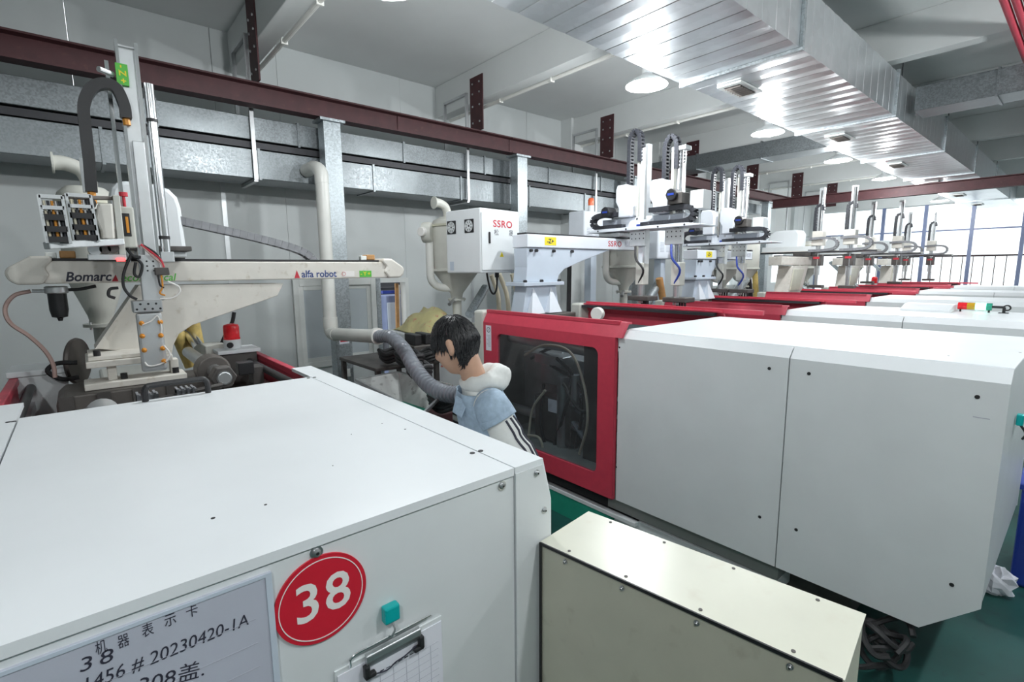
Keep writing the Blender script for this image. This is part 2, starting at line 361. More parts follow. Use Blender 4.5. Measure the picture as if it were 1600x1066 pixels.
# ------------------------------------------------------------------ galvanised wall ducts
def wall_duct(z0, z1, y0, y1, label, segs, start=-3.0):
    r = root('wall_duct', ((-3+10)/2, y0, z0), label, 'duct')
    for i in range(segs):
        a = start+1.22*i; b = a+1.22
        MB().box(a+.003, b-.003, y0, y1, z0, z1).build('duct_section', 'galv', r, bev=.006)
        if i: MB().box(a-.012, a+.012, y0-.012, y1+.01, z0-.012, z1+.012).build('flange', 'galv', r)
    return r
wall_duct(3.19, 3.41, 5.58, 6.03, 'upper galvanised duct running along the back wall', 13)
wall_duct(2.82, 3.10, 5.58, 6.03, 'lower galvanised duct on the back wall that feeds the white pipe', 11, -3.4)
gp = root('support_channel', (4, 5.6, 3.1), 'dark steel channel between the two wall ducts', 'channel')
box('channel', 'darkgap', gp, -3, 11.4, 5.60, 6.02, 3.115, 3.175)
for k, x in enumerate(BX[2:]):
    h = root('duct_hanger', (x, 5.8, 4.15), ['angle iron duct hanger beside the rusty post upper left', 'angle iron duct hanger left of the bolted plate near centre', 'angle iron duct hanger left of the second bolted plate',
       'angle iron duct hanger behind the twin masts', 'angle iron duct hanger right of the third robot', 'angle iron duct hanger above the far robots', 'furthest angle iron duct hanger'][k], 'hanger', 'hangers of the wall ducts')
    xx = x-.02
    box('top_bar', 'steel', h, xx-.015, xx+.015, 5.54, 6.06, 4.12, 4.15)
    for y in (5.54, 6.045): box('drop_rod', 'steel', h, xx-.018, xx+.018, y-.012, y+.012, 2.8, 4.15)
    box('bottom_bar', 'steel', h, xx-.018, xx+.018, 5.54, 6.06, 2.785, 2.815)
# ------------------------------------------------------------------ main supply duct
md = root('supply_duct', (6, 2.08, 3.5), 'large bright galvanised supply duct under the ceiling', 'duct')
DY0, DY1, DZ0, DZ1 = 1.61, 2.56, 3.50, 3.93
L = 2.58
for i in range(-1, 7):
    a = 1.62+L*i; n = 12; w = L/n; m = MB(); pts = []
    for k in range(n):
        x0 = a+k*w; pts += [(x0+.006, 0), (x0+w*.5, -.0025), (x0+w-.006, 0), (x0+w, .007)]
    pts = [(a, 0)]+pts; N = len(pts); v = []; f = []
    for x, d in pts: v += [(x, DY0-d*.6*0, DZ0-d*-1), (x, DY1, DZ0-d*-1), (x, DY1-d, DZ1), (x, DY0+d, DZ1)]
    v = []
    for x, d in pts: v += [(x, DY0+d*.5, DZ0+d), (x, DY1-d*.5, DZ0+d), (x, DY1-d*.5, DZ1-d), (x, DY0+d*.5, DZ1-d)]
    for k in range(N-1):
        for q in range(4): f.append([k*4+q, k*4+(q+1) % 4, k*4+4+(q+1) % 4, k*4+4+q])
    f += [[0, 1, 2, 3], [N*4-1, N*4-2, N*4-3, N*4-4]]
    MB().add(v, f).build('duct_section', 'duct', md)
    fl = MB()
    for z0, z1, y0, y1 in ((DZ0-.025, DZ0, DY0-.025, DY1+.025), (DZ1, DZ1+.025, DY0-.025, DY1+.025), (DZ0, DZ1, DY0-.025, DY0), (DZ0, DZ1, DY1, DY1+.025)): fl.box(a-.018, a+.018, y0, y1, z0, z1)
    fl.build('flange', 'galvcol', md, bev=.003)
    for y in (DY0+.03, DY1-.03): MB().cyl((a+.3, y, DZ1), (a+.3, y, CEIL), .006, n=6).build('drop_rod', 'darkgap', md)
    if i >= 1:
        x0 = a+.27+.1*(i-1); vt = MB().box(x0, x0+.42, 2.17, 2.39, DZ0-.022, DZ0-.004).build('vent', 'trim', md, bev=.006)
        MB().box(x0+.05, x0+.37, 2.21, 2.35, DZ0-.0235, DZ0-.0215).build('opening', 'black', vt)
        for q in range(7): MB().obox((x0+.075+.045*q, 2.28, DZ0-.028), (.004, .14, .014), ((.8, 0, .6), (0, 1, 0), (-.6, 0, .8))).build('louvre', 'brown', vt)
def branch(x, y0, y1, z0, z1, w, label):
    b = root('branch_duct', (x, y0, z0), label, 'duct'); n = max(2, int(abs(y1-y0)/.9))
    for i in range(n):
        a = y0+(y1-y0)*i/n; c = y0+(y1-y0)*(i+1)/n
        MB().box(x, x+w, min(a, c)+.003, max(a, c)-.003, z0, z1).build('duct_section', 'galv', b, bev=.006)
        MB().box(x-.015, x+w+.015, c-.01, c+.01, z0-.015, z1+.015).build('flange', 'galv', b)
    return b
branch(8.4, 2.6, 5.9, 3.62, 3.86, .45, 'grey branch duct leaving the left side of the supply duct')
b2 = branch(7.3, 1.55, .2, 3.62, 3.88, .42, 'grey branch duct with clamp leaving the right of the supply duct')
MB().tube(smooth([(7.5, .2, 3.75), (7.5, -.1, 3.75), (7.55, -.3, 3.72), (7.9, -.45, 3.7), (8.6, -.5, 3.7)]), .17, 14).build('elbow', 'galvcol', b2, smooth_=True)
box('clamp', 'beam', b2, 7.24, 7.29, .55, .62, 3.60, 3.9); box('clamp_arm', 'beam', b2, 7.0, 7.29, .57, .60, 3.59, 3.62)
for k in range(3):
    p = W(1569+19*k, 0, 2, 3.96); q = MB().cyl((p.x-2, p.y, 3.96), (p.x+9, p.y, 3.96), .028, n=12)
    tag(q.build('sprinkler_pipe', 'red', None, smooth_=True), ['red ceiling pipe nearest the supply duct, top right corner', 'middle of the three red ceiling pipes in the top right corner', 'red ceiling pipe furthest to the right'][k], 'pipe', 'red ceiling pipes')
for k, x in enumerate(BX[1:]):
    c = MB().cyl((x+.2, 2.7, 4.0), (x+.2, 6.25, 4.0), .022, n=10)
    for y in (3.3, 4.2, 5.1): c.box(x+.17, x+.23, y, y+.02, 3.97, 4.03)
    tag(c.build('conduit', 'pvc', None, smooth_=True), ['cream conduit under the beam over the left robot', 'cream conduit along the top left ceiling beam', 'cream conduit along the beam between the two near lamps', 'cream conduit along the beam behind the second lamp',
        'cream conduit on the fourth ceiling beam', 'cream conduit on the fifth ceiling beam', 'cream conduit on the sixth ceiling beam', 'cream conduit on the furthest ceiling beam'][k], 'conduit', 'conduits under the ceiling beams')
# ------------------------------------------------------------------ pendant lamps
def lamp(x, y, z, label, arm=True):
    r = root('pendant_lamp', (x, y, z), label, 'lamp', 'enamel pendant lamps')
    prof = [(.185, 0), (.178, .012), (.12, .055), (.06, .085), (.045, .10), (.045, .145), (.02, .16)]
    inner = [(.175, .004), (.115, .048), (.05, .075)]
    MB().lathe(prof, (x, y, z), n=32, cap=False).lathe([(.185, 0), (.175, .004)]+inner[1:], (x, y, z), n=32, cap=False).build('shade', 'shade', r, smooth_=True)
    MB().lathe([(.0, -.045), (.045, -.038), (.08, 0), (.07, .04), (.03, .07)], (x, y, z+.015), n=20, cap=False).build('bulb', 'bulb', r, smooth_=True)
    MB().cyl((x, y, z+.15), (x, y, z+.27), .012, n=8).build('stem', 'steel', r)
    if arm: MB().bar((x, y, z+.26), (x, DY1, z+.26), .03, .03).build('bracket', 'darkgap', r)
    else: MB().cyl((x, y, z+.25), (x, y, CEIL), .008, n=6).build('cord', 'black', r)
    ld = bpy.data.lights.new('lamp_light', 'POINT'); ld.shadow_soft_size = .07; ld.energy = LAMP_W; ld.color = (.95, .985, 1)
    lo = bpy.data.objects.new('lamp_light', ld); COL.objects.link(lo); lo.parent = r; lo.location = (0, 0, -.11)
LN = ['bright pendant lamp cut by the top edge of the picture', 'bright pendant lamp hanging nearest below the supply duct', 'pendant lamp third along the supply duct', 'pendant lamp fourth along the supply duct',
      'pendant lamp fifth along the supply duct', 'small pendant lamp sixth along the supply duct', 'furthest pendant lamp by the bright windows']
for k in range(7): lamp(1.5+2.53*k, 2.82, 3.52, LN[k])
for k in range(4): lamp(-1.06+2.53*k, -.8, 3.52, ['pendant lamp of the second row behind the viewer', 'second pendant lamp of the row behind the viewer', 'third pendant lamp of the row behind the viewer', 'fourth pendant lamp of the row behind the viewer'][k], False)  # unseen lamp row added behind the camera to brighten the near machines
# ------------------------------------------------------------------ near injection machine (number 38)
def dot(parent, c, n, r=.006, m='black', name='screw_hole', t=.0015):
    c = Vector(c); n = Vector(n).normalized(); return MB().cyl(c-n*.001, c+n*t, r, n=12).build(name, m, parent)
def bolt(parent, c, n, r=.008):
    c = Vector(c); n = Vector(n).normalized()
    b = MB().cyl(c, c+n*.002, r*1.5, n=16).lathe([(r, .002), (r*.95, .006), (r*.6, .0075)], c, n, 12).build('bolt', 'steel', parent, smooth_=True)
    MB().cyl(c+n*.0076, c+n*.0080, r*.4, n=6).build('socket', 'black', b); return b
T = 1.42
m38 = root('injection_machine', (.29, .885, 0), 'near white injection machine carrying the red number disc', 'machine')
XA, XB = -.31, .893
MB().box(-.198, .760, .892, 2.315, 1.404, T).box(-.198, .760, .884, .892, 1.4005, T).build('top_cover', 'white', m38)
for sgn in (1, -1):
    def mx(x): return x if sgn > 0 else .56-x
    pr = [(.764, 1.404), (.764, T), (.858, T), (.888, 1.302), (.893, .55), (.87, .55), (.865, 1.30), (.845, 1.404)]
    MB().prism(1, [(mx(x), z) for x, z in (pr if sgn < 0 else pr[::-1])], .884, 2.59).build('side_cover', 'white', m38)
ep = [(-.275, 1.372), (.858-.004, 1.372), (.858, 1.40), (.884, 1.30), (.888, .55), (-.305, .55), (-.301, 1.30), (-.275, 1.40)]
MB().prism(1, [(-.2, 1.399), (.7615, 1.399), (.7615, .55), (-.2, .55)], .888, .90).build('end_panel', 'panel', m38)
for sgn in (1, -1):
    def mx(x): return x if sgn > 0 else .56-x
    q = [(.7645, 1.4035), (.8555, 1.4035), (.884, 1.30), (.889, .55), (.7645, .55)]
    MB().prism(1, [(mx(x), z) for x, z in q], .882, .90).build('corner_flange', 'panel', m38)
for u, v in ((784, 759), (494, 863), (-40, 1045)): bolt(m38, W(u, v, 1, .888), (0, -1, 0))
for u, v in ((838, 739), (850, 797)): bolt(m38, W(u, v, 1, .882), (0, -1, 0), .006)
for u, v in ((738, 708.5), (751, 705), (482, 591), (491.5, 590), (21, 659), (13, 660)): dot(m38, W(u, v, 2, T), (0, 0, 1), .007)
for u, v, r in ((333, 810, .004), (415, 789, .003), (597, 662, .002), (633, 671, .003), (549, 679, .0015), (520, 728, .0015)): dot(m38, W(u, v, 2, T), (0, 0, 1), r, 'black', 'paint_chip', .0008)
h = MB().tube(smooth([(.145, 2.29, T), (.145, 2.29, T+.035), (.152, 2.292, T+.052), (.175, 2.295, T+.058), (.32, 2.295, T+.058), (.343, 2.292, T+.052), (.35, 2.29, T+.035), (.35, 2.29, T)], 6), .011, 10)
h.build('handle', 'black', m38, smooth_=True)
# bed, platens, tie bars
box('bed', 'greybed', m38, -.26, .84, .93, 5.4, .12, .56, .01); box('bed_trim', 'green', m38, -.27, .85, .92, 5.41, .40, .50)
box('undercarriage', 'iron', m38, -.2, .78, 1.0, 5.3, .0, .13)
MB().prism(1, [(-.13, .56), (-.13, 1.33), (-.10, 1.36), (.50, 1.36), (.50, .56)], 2.92, 3.26).build('fixed_platen', 'brown', m38, bev=.008)
box('moving_platen', 'iron', m38, -.12, .60, 2.42, 2.64, .56, 1.30, .01)
for i in range(4): MB().box(-.12+.13*i, -.07+.13*i, 2.905, 2.919, 1.28, 1.362).build('platen_slot', 'iron', m38)
box('mould', 'steel', m38, .05, .42, 2.66, 2.90, .75, 1.22, .01)
for x, z in ((.485, 1.395), (-.02, 1.27), (.485, .80), (-.02, .80)):
    MB().cyl((x, 2.69 if z > 1.3 else 2.30, z), (x, 3.75, z), .034, n=20).build('tie_bar', 'steel', m38, smooth_=True)
    MB().cyl((x, 2.70, z), (x, 2.78, z), .058, n=6).build('tie_nut', 'iron', m38, bev=.005); MB().cyl((x, 2.685, z), (x, 2.70, z), .030, n=20).build('bar_end', 'alu', m38, bev=.004)
ear = MB().prism(1, [(.485+.078*math.cos(a), 1.395+.078*math.sin(a)) for a in [math.radians(t) for t in range(-60, 241, 15)]], 2.93, 3.05)
ear.build('platen_ear', 'brown', m38, bev=.008)
MB().cyl((.02, 2.44, 1.34), (.02, 2.60, 1.34), .055, n=20).build('ejector_boss', 'alu', m38, bev=.006, smooth_=True)
rods = MB()
for z, y in ((1.405, 2.40), (1.385, 2.43)): rods.cyl((-.05, y, z-.03), (.42, y-.01, z+.02), .009, n=8)
rods.build('hydraulic_pipe', 'iron', m38, smooth_=True)
for x in (.16, .29):
    m = MB().box(x-.035, x+.035, 2.385, 2.44, 1.36, 1.425)
    for k in range(4): m.box(x-.035+.018*k, x-.027+.018*k, 2.38, 2.445, 1.355, 1.432)
    m.build('hose_clamp', 'gchain', m38)
# guards
for sgn, x0 in ((1, .83), (-1, -.32)):
    MB().box(x0, x0+.035, 2.62, 3.86, 1.335, 1.372).build('guard_rail', 'red', m38, bev=.004)
    MB().box(x0+.008, x0+.027, 2.62, 3.86, .62, 1.335).build('safety_door', 'red', m38)
    MB().box(x0+(-.06 if sgn > 0 else .04), x0+(-.015 if sgn > 0 else .085), 2.4, 3.75, 1.20, 1.24).build('slide_rail', 'steel', m38)
MB().cyl((-.245, 2.35, 1.315), (-.245, 3.75, 1.315), .020, n=12).build('guide_rod', 'black', m38, smooth_=True)
MB().cyl((.775, 2.35, 1.335), (.775, 3.50, 1.335), .020, n=12).build('guide_rod', 'black', m38, smooth_=True)
box('guard_post', 'panel', m38, -.325, -.10, 3.55, 3.80, .56, 1.375, .006); box('post_cap', 'white', m38, -.328, -.097, 3.54, 3.81, 1.375, 1.405, .004)
box('guard_post', 'tan', m38, .56, .68, 3.62, 3.80, .56, 1.44, .006); box('post_cap', 'white', m38, .60, .84, 3.46, 3.66, 1.395, 1.418, .004); box('post_body', 'iron', m38, .62, .82, 3.48, 3.64, .9, 1.395)
box('plate', 'alu', m38, -.16, -.09, 2.70, 2.86, 1.12, 1.27, .004); box('plate', 'panel', m38, .64, .74, 2.70, 2.75, 1.12, 1.27, .004); box('limit_switch', 'black', m38, .62, .70, 3.05, 3.12, 1.33, 1.40, .004); box('limit_switch', 'iron', m38, .70, .76, 3.1, 3.2, 1.26, 1.36, .004)
MB().lathe([(.015, -.01), (.125, -.01), (.13, 0), (.125, .012), (.015, .012)], (-.05, 3.62, 1.42), (.92, -.39, 0), 36).build('guide_disc', 'brown', m38, smooth_=True)
MB().tube(smooth([(-.05, 3.5, 1.43), (-.13, 3.5, 1.435), (-.17, 3.5, 1.40), (-.12, 3.5, 1.35), (-.05, 3.5, 1.35)], 5), .012, 8).build('bracket_loop', 'black', m38, smooth_=True)
# injection unit
box('injection_housing', 'tan', m38, .05, .55, 4.0, 5.3, .75, 1.12, .02); MB().cyl((.30, 3.3, 1.0), (.30, 4.0, 1.0), .09, n=20).build('barrel', 'steel', m38, smooth_=True)
# beacon on its post
bc = root('warning_beacon', (.70, 3.55, 1.418), 'red rotating beacon on the guard post of the near machine', 'light')
c = Vector((.70, 3.55, 1.418))
MB().lathe([(.045, 0), (.05, .005), (.05, .055), (.046, .06)], c, n=28).build('base', 'panel', bc, smooth_=True)
MB().lathe([(.047, .06), (.048, .068), (.046, .07), (.045, .14), (.04, .152), (.02, .158)], c, n=28).build('lens', 'beacon', bc, smooth_=True)
MB().cyl(c+Vector((-.02, -.045, .028)), c+Vector((-.026, -.056, .028)), .018, n=16).build('buzzer', 'black', bc)
# ------------------------------------------------------------------ number disc, card, clipboard on the end panel
def plane_y(u, v, y=.888): return W(u, v, 1, y)
cc = plane_y(503, 934); R = .0855
ns = root('number_disc', cc, 'round red disc with white number 38 on the near machine', 'sign')
MB().cyl((cc.x, .888, cc.z), (cc.x, .884, cc.z), R, n=64).build('disc', 'signred', ns)
MB().lathe([(R*.915, .0001), (R*.915, .0008), (R*.895, .0008), (R*.895, .0001)], (cc.x, .884, cc.z), (0, -1, 0), 64, cap=False).build('ring', 'signwhite', ns)
text('number', '38', .104, 'signwhite', (cc.x+.001, .884, cc.z), (1, 0, 0), (0, 0, 1), ns, align='CENTER', bold=.0012, sx=1.0, spacing=1.08)
a = plane_y(430, 889); a.x -= .008; cw = .47; bd = root('machine_card', (a.x-cw/2, .888, a.z-.30), 'laminated machine card with handwritten lot numbers left of the red disc', 'card')
MB().box(a.x-cw, a.x, .883, .888, a.z-.34, a.z).build('card', 'boardface', bd)
fr = MB().box(a.x-.010, a.x, .8815, .883, a.z-.34, a.z-.006).box(a.x-cw, a.x, .8815, .883, a.z-.006, a.z).box(a.x-cw, a.x-cw+.010, .8815, .883, a.z-.34, a.z-.006); fr.build('card_frame', 'paleblue', bd)
def bt(s, u, v, size, m='ink', **k):
    p = plane_y(u, v, .883); return text('lettering', s, size, m, p, (1, 0, 0), (0, 0, 1), bd, **k)
def fit(body, u0, v0, u1, v1, h, **k):
    p, q = plane_y(u0, v0, .883), plane_y(u1, v1, .883); o = text('lettering', body, h, 'ink', p, (1, 0, 0), (0, 0, 1), bd, **k)
    xs = [w.co.x for w in o.data.vertices]; a0, a1 = min(xs), max(xs); base = p.x-bd.location.x; sc = (q.x-p.x)/(a1-a0); sl = (q.z-p.z)/(q.x-p.x)
    for w in o.data.vertices: w.co.x = base+(w.co.x-a0)*sc; w.co.z += (w.co.x-base)*sl*(len(body) > 1)
for ch, u, v in (('机', 158, 1008), ('器', 193, 998), ('表', 231, 981), ('示', 266, 965), ('卡', 300, 951)): fit(ch, u-9, v+8, u+9, v+2, .023)
fit('38', 124, 1042, 178, 1023, .030, shear=.15, spacing=1.3)
fit('1456 # 20230420-1A', 133, 1072, 388, 968, .030, shear=.15)
fit('308盖.', 215, 1074, 318, 1046, .034, shear=.2)
for k in range(5): MB().box(a.x-cw+.02, a.x-.03, .8824, .883, a.z-.075-.045*k, a.z-.074-.045*k).build('ruled_line', 'inkgrey', bd)
mg = plane_y(607, 955); cb_ = root('clipboard', (plane_y(607, 1030).x, .884, .95), 'clipboard with printed form hanging on the near machine end', 'clipboard')
L_, R_ = plane_y(523, 1048, .884), plane_y(690, 966, .884); zt = (L_.z+R_.z)/2
MB().box(L_.x, R_.x, .8845, .888, zt-.32, zt).build('board', 'panel', cb_)
MB().box(L_.x+.004, R_.x-.002, .882, .884, zt-.32, zt-.010).build('paper', 'paper', cb_)
xm = (L_.x+R_.x)/2
wire = smooth([(L_.x+.03, .882, zt-.004), (L_.x+.035, .880, zt+.018), (xm-.04, .878, zt+.022), (xm+.05, .878, zt+.022), (R_.x-.03, .880, zt+.020)], 5)
MB().tube(wire, .0022, 6).build('hanging_wire', 'bright', cb_, smooth_=True)
MB().prism(0, [(.882, zt-.022), (.874, zt-.016), (.870, zt-.006), (.872, zt+.006), (.882, zt+.010)], xm-.062, xm+.062).build('clip', 'steel', cb_, bev=.002)
for s in (-1, 1): MB().box(xm+s*.062-.006, xm+s*.062+.006, .868, .881, zt-.040, zt-.012).box(xm+s*.055-.012, xm+s*.055+.012, .868, .881, zt-.042, zt-.032).build('clip_foot', 'black', cb_, bev=.003)
MB().tube(smooth([(xm-.05, .875, zt-.04), (xm-.02, .872, zt-.045), (xm, .872, zt-.038), (xm+.02, .872, zt-.036), (xm+.05, .875, zt-.03)], 4), .0015, 5).build('clip_spring', 'ink', cb_)
gl = MB()
for k in range(8): gl.box(L_.x+.02, R_.x-.012, .8815, .882, zt-.055-.0165*k, zt-.0544-.0165*k)
for k in range(7): gl.box(L_.x+.03+.03*k, L_.x+.0306+.03*k, .8815, .882, zt-.30, zt-.055)
gl.build('form_grid', 'inkgrey', cb_)
for k in range(7): MB().box(xm-.045+.014*k, xm-.036+.014*k, .8815, .882, zt-.050, zt-.0485+.001*(k % 2)).build('print_mark', 'ink', cb_)
mh = root('magnet_hook', mg, 'teal magnetic hook above the clipboard', 'hook')
MB().box(mg.x-.017, mg.x+.017, .868, .888, mg.z-.016, mg.z+.020).build('magnet', 'teal', mh, bev=.004)
MB().tube(smooth([(mg.x, .872, mg.z-.016), (mg.x+.002, .866, mg.z-.03), (mg.x-.004, .868, mg.z-.042), (mg.x+.004, .874, mg.z-.05)], 4), .0025, 6).build('hook', 'steel', mh, smooth_=True)
# ------------------------------------------------------------------ beige sheet metal box by the corner
ang = math.radians(8)
def bx(x, y, z): return Vector((.853+x*math.cos(ang)+y*math.sin(ang), .873-y*math.cos(ang)+x*math.sin(ang)*.4, z))
TB = 1.2
bb = root('beige_cabinet', (.98, .55, 0), 'beige sheet metal cabinet leaning against the end of the near machine', 'cabinet')
c0, c1, c2, c3 = W(846, 847, 2, TB), W(920, 800, 2, TB), W(1350, 960, 2, TB), W(1332, 1062, 2, TB)
c3 = c0+(c2-c1)
vv = [*(Vector((p.x, p.y, z)) for z in (.15, TB-.004) for p in (c0, c1, c2, c3))]
FQ = [(0, 1, 2, 3)[::-1], (4, 5, 6, 7), (0, 4, 7, 3), (1, 2, 6, 5), (0, 1, 5, 4), (3, 7, 6, 2)]
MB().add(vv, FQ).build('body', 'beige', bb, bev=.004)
dx = (c3-c0).normalized(); dy = (c1-c0).normalized()
e = .003
tv = [Vector((p.x, p.y, z)) for z in (TB-.004, TB) for p in (c0-dx*e-dy*e, c1-dx*e+dy*e, c2+dx*e+dy*e, c3+dx*e-dy*e)]
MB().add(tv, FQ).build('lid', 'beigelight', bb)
fl = MB().bar(c0-dy*.004+Vector((0, 0, -.003)), c3-dy*.004+Vector((0, 0, -.003)), .004, .008); fl.bar(c0-dy*.004, Vector((c0.x, c0.y, .15))-dy*.004, .004, .006, dx); fl.build('edge_seal', 'black', bb)
for t in (.12, .36, .62, .88):
    bolt(bb, c0.lerp(c3, t)-dy*.004+Vector((0, 0, -.02)), -dy, .004); dot(bb, c0.lerp(c3, t)+dy*.012, (0, 0, 1), .004, 'iron', 'rivet'); dot(bb, c1.lerp(c2, t)-dy*.012, (0, 0, 1), .004, 'iron', 'rivet')
for p in (c0, c1, c2, c3):
    q = p.lerp((c0+c2)/2, .15); MB().cyl((q.x, q.y, 0), (q.x, q.y, .16), .02, n=10).build('foot', 'iron', bb)
# ------------------------------------------------------------------ generic white injection machine (local frame = second machine)
def cover_profile(x0, x1, T, zb, bev=.045, drop=.052):
    return [(x0, zb), (x0, T-drop), (x0+bev, T), (x0+bev, T-.0), (x1-bev, T), (x1, T-drop), (x1, zb)]
def machine(X0, Wd, T, Y0, label, detail=False):
    """long side at x = X0 facing the aisle; near end at y = Y0"""
    X1 = X0+Wd; k = Y0-.178
    r = root('injection_machine', ((X0+X1)/2, Y0, 0), label, 'machine', None if detail else 'white injection machines in the row behind')
    zb = T-1.18 if detail else T-1.1
    ys, ye = .969+k, 2.02+k
    # aisle panels: bevelled top edge, lower near corner cut off
    for x0, s in ((X0, 1), (X1, -1)):
        for (a, b, cut) in ((Y0, ys-.003, True), (ys+.003, ye, False)):
            pts = [(a, zb+.19) if cut else (a, zb), (a, T-.052), (b, T-.052), (b, zb)]
            if cut: pts = [(a, zb+.19), (a, T-.052), (b, T-.052), (b, zb), (a+.185, zb)]
            MB().prism(0, pts, x0, x0+s*.012).build('side_panel', 'panel', r)
            MB().add([(x0, a, T-.052), (x0, b, T-.052), (x0+s*.045, b, T), (x0+s*.045, a, T), (x0+s*.012, a, T-.052), (x0+s*.012, b, T-.052), (x0+s*.055, b, T-.006), (x0+s*.055, a, T-.006)],
                     [(0, 1, 2, 3), (4, 7, 6, 5), (3, 2, 6, 7), (0, 3, 7, 4), (1, 5, 6, 2)]).build('bevel_strip', 'white', r)
    MB().box(X0+.055, X1-.055, Y0+.006, ye-.03, T-.022, T-.006).build('gutter', 'panel', r)
    MB().box(X0+.07, X1-.07, Y0, ye-.02, T-.006, T+.003).build('top_cover', 'white', r, bev=.003)
    MB().prism(1, [(X0+.012, zb+.20), (X0+.012, T-.055), (X0+.055, T-.008), (X1-.055, T-.008), (X1-.012, T-.055), (X1-.012, zb+.20)], Y0+.002, Y0+.014).build('end_panel', 'panel', r)
    # bed
    box('bed', 'greybed', r, X0+.07, X1-.07, Y0+.80, 5.6, .20, zb+.10, .01); box('bed_skirt', 'panel', r, X0+.055, X1-.055, Y0+.80, 5.6, .12, .20, .004)
    box('bed_side', 'green', r, X0+.02, X0+.12, ye+.05, 5.6, .0, .17); box('bed_strip', 'panel', r, X0+.015, X0+.13, ye-.15, 5.6, .17, .20, .003); box('bed_core', 'iron', r, X0+.25, X1-.25, Y0+.5, 5.5, .05, .22)
    box('fitting_recess', 'black', r, X0+.062, X0+.068, ye+.12, 5.2, .205, zb+.08)
    for x in (X0+.35, X1-.35):
        for y in (Y0+.62, 2.9, 5.3): MB().lathe([(.075, 0), (.075, .03), (.03, .05), (.03, .08)], (x, y, 0), n=16).build('levelling_foot', 'iron', r)
    # sliding safety doors
    y0, y1 = ye+.015, ye+1.445
    for x0, s in ((X0-.02, 1), (X1+.02, -1)):
        zt = T-.05; f = MB()
        wy0, wy1, wz0, wz1 = y0+.145, y1-.185, zb+.145, zt-.085
        def ring(n, cx, cy, rx, ry, rad):
            out = []
            for qx, qy, a0 in ((1, 1, 0), (-1, 1, 90), (-1, -1, 180), (1, -1, 270)):
                for t in range(n): a = math.radians(a0+90*t/(n-1)); out.append((cx+qx*(rx-rad)+rad*math.cos(a), cy+qy*(ry-rad)+rad*math.sin(a)))
            return out
        inn = ring(5, (wy0+wy1)/2, (wz0+wz1)/2, (wy1-wy0)/2, (wz1-wz0)/2, .05); out = []
        cy, cz = (y0+y1)/2, (zb+zt)/2
        for (p, q), k2 in zip(inn, range(20)):
            c = k2//5; out.append(((y1, y0, y0, y1)[c], (zt, zt, zb, zb)[c]))
        n = 20; v = [(x0, *p) for p in out]+[(x0, *p) for p in inn]+[(x0+s*.03, *p) for p in inn]+[(x0+s*.03, *p) for p in out]
        fc = []
        for i in range(n):
            j = (i+1) % n
            fc += [[n+i, n+j, 2*n+j, 2*n+i]]
            for b0, flip in ((0, 0), (2*n, 1)):
                A = [i, j, n+j, n+i] if not flip else [2*n+i, 2*n+j, 3*n+j, 3*n+i]
                P = [v[q] for q in A]
                fc.append(A)
        m = MB()
        # drop duplicate corner points in the outer ring by making triangles
        clean = []
        for q in fc:
            P = []; 
            for i in q:
                if not P or (Vector(v[i])-Vector(v[P[-1]])).length > 1e-6: P.append(i)
            if len(P) > 2 and (Vector(v[P[0]])-Vector(v[P[-1]])).length < 1e-6: P.pop()
            if len(P) > 2: clean.append(P)
        m.add(v, clean)
        m.box(x0, x0+s*.03, y0, y0+.002, zb, zt).box(x0, x0+s*.03, y1-.002, y1, zb, zt).box(x0, x0+s*.03, y0, y1, zb, zb+.002)
        door = m.build('safety_door', 'red', r)
        MB().add([(x0, y0-.05, zt), (x0, y1, zt), (x0+s*.055, y1, zt+.098), (x0+s*.055, y0-.05, zt+.098), (x0+s*.02, y0-.05, zt), (x0+s*.02, y1, zt), (x0+s*.075, y1, zt+.085), (x0+s*.075, y0-.05, zt+.085), (x0+s*.11, y1, zt+.098), (x0+s*.11, y0-.05, zt+.098), (x0+s*.11, y1, zt+.085), (x0+s*.11, y0-.05, zt+.085)],
                 [(0, 1, 2, 3), (4, 7, 6, 5), (3, 2, 8, 9), (7, 11, 10, 6), (0, 3, 7, 4), (3, 9, 11, 7), (1, 5, 6, 2), (2, 6, 10, 8), (9, 8, 10, 11), (0, 4, 5, 1)]).build('door_hood', 'red', door)
        MB().box(x0+s*.012, x0+s*.018, wy0-.03, wy1+.03, wz0-.03, wz1+.03).build('door_window', 'darkwin', door)
        MB().box(x0+s*.08, x0+s*.14, y0, y1, T+.005, T+.03).build('door_track', 'darkgap', r)
    # platens and clamp
    cx = (X0+X1)/2
    box('fixed_platen', 'brown', r, X0+.18, X1-.18, y1+.02, y1+.32, .35, T-(.04 if detail else .085), .01)
    box('moving_platen', 'iron', r, X0+.22, X1-.22, ye+.25, ye+.5, .4, T-.18, .01)
    for x in (X0+.32, X1-.32):
        for z in (.62, T-.22): MB().cyl((x, ye-.1, z), (x, y1+.1, z), .04, n=16).build('tie_bar', 'steel', r, smooth_=True)
    box('mould', 'steel', r, cx-.28, cx+.28, ye+.5, y1-.05, .6, T-.35, .01)
    for x0 in (X0-.02, X1-.13):
        MB().box(x0, x0+.15, y1+.005, y1+.14, zb-.02, T+.045).build('guard_post', 'tan', r, bev=.02)
    box('injection_guard', 'white', r, cx-(.62 if detail else .33), cx+.33, y1+.35, 5.5, .55, 1.2, .02); box('injection_top', 'tan', r, cx-.2, cx+.2, y1+.4, 4.5, 1.2, 1.32, .02)
    MB().box(X0+.02, X0+.05, ye+.02, y1, T+.03, T+.055).build('red_rail', 'red', r)
    MB().box(X1-.05, X1-.02, ye-.35, y1, T+.03, T+.065).build('red_rail', 'red', r)
    return r, zb, ye, y0, y1
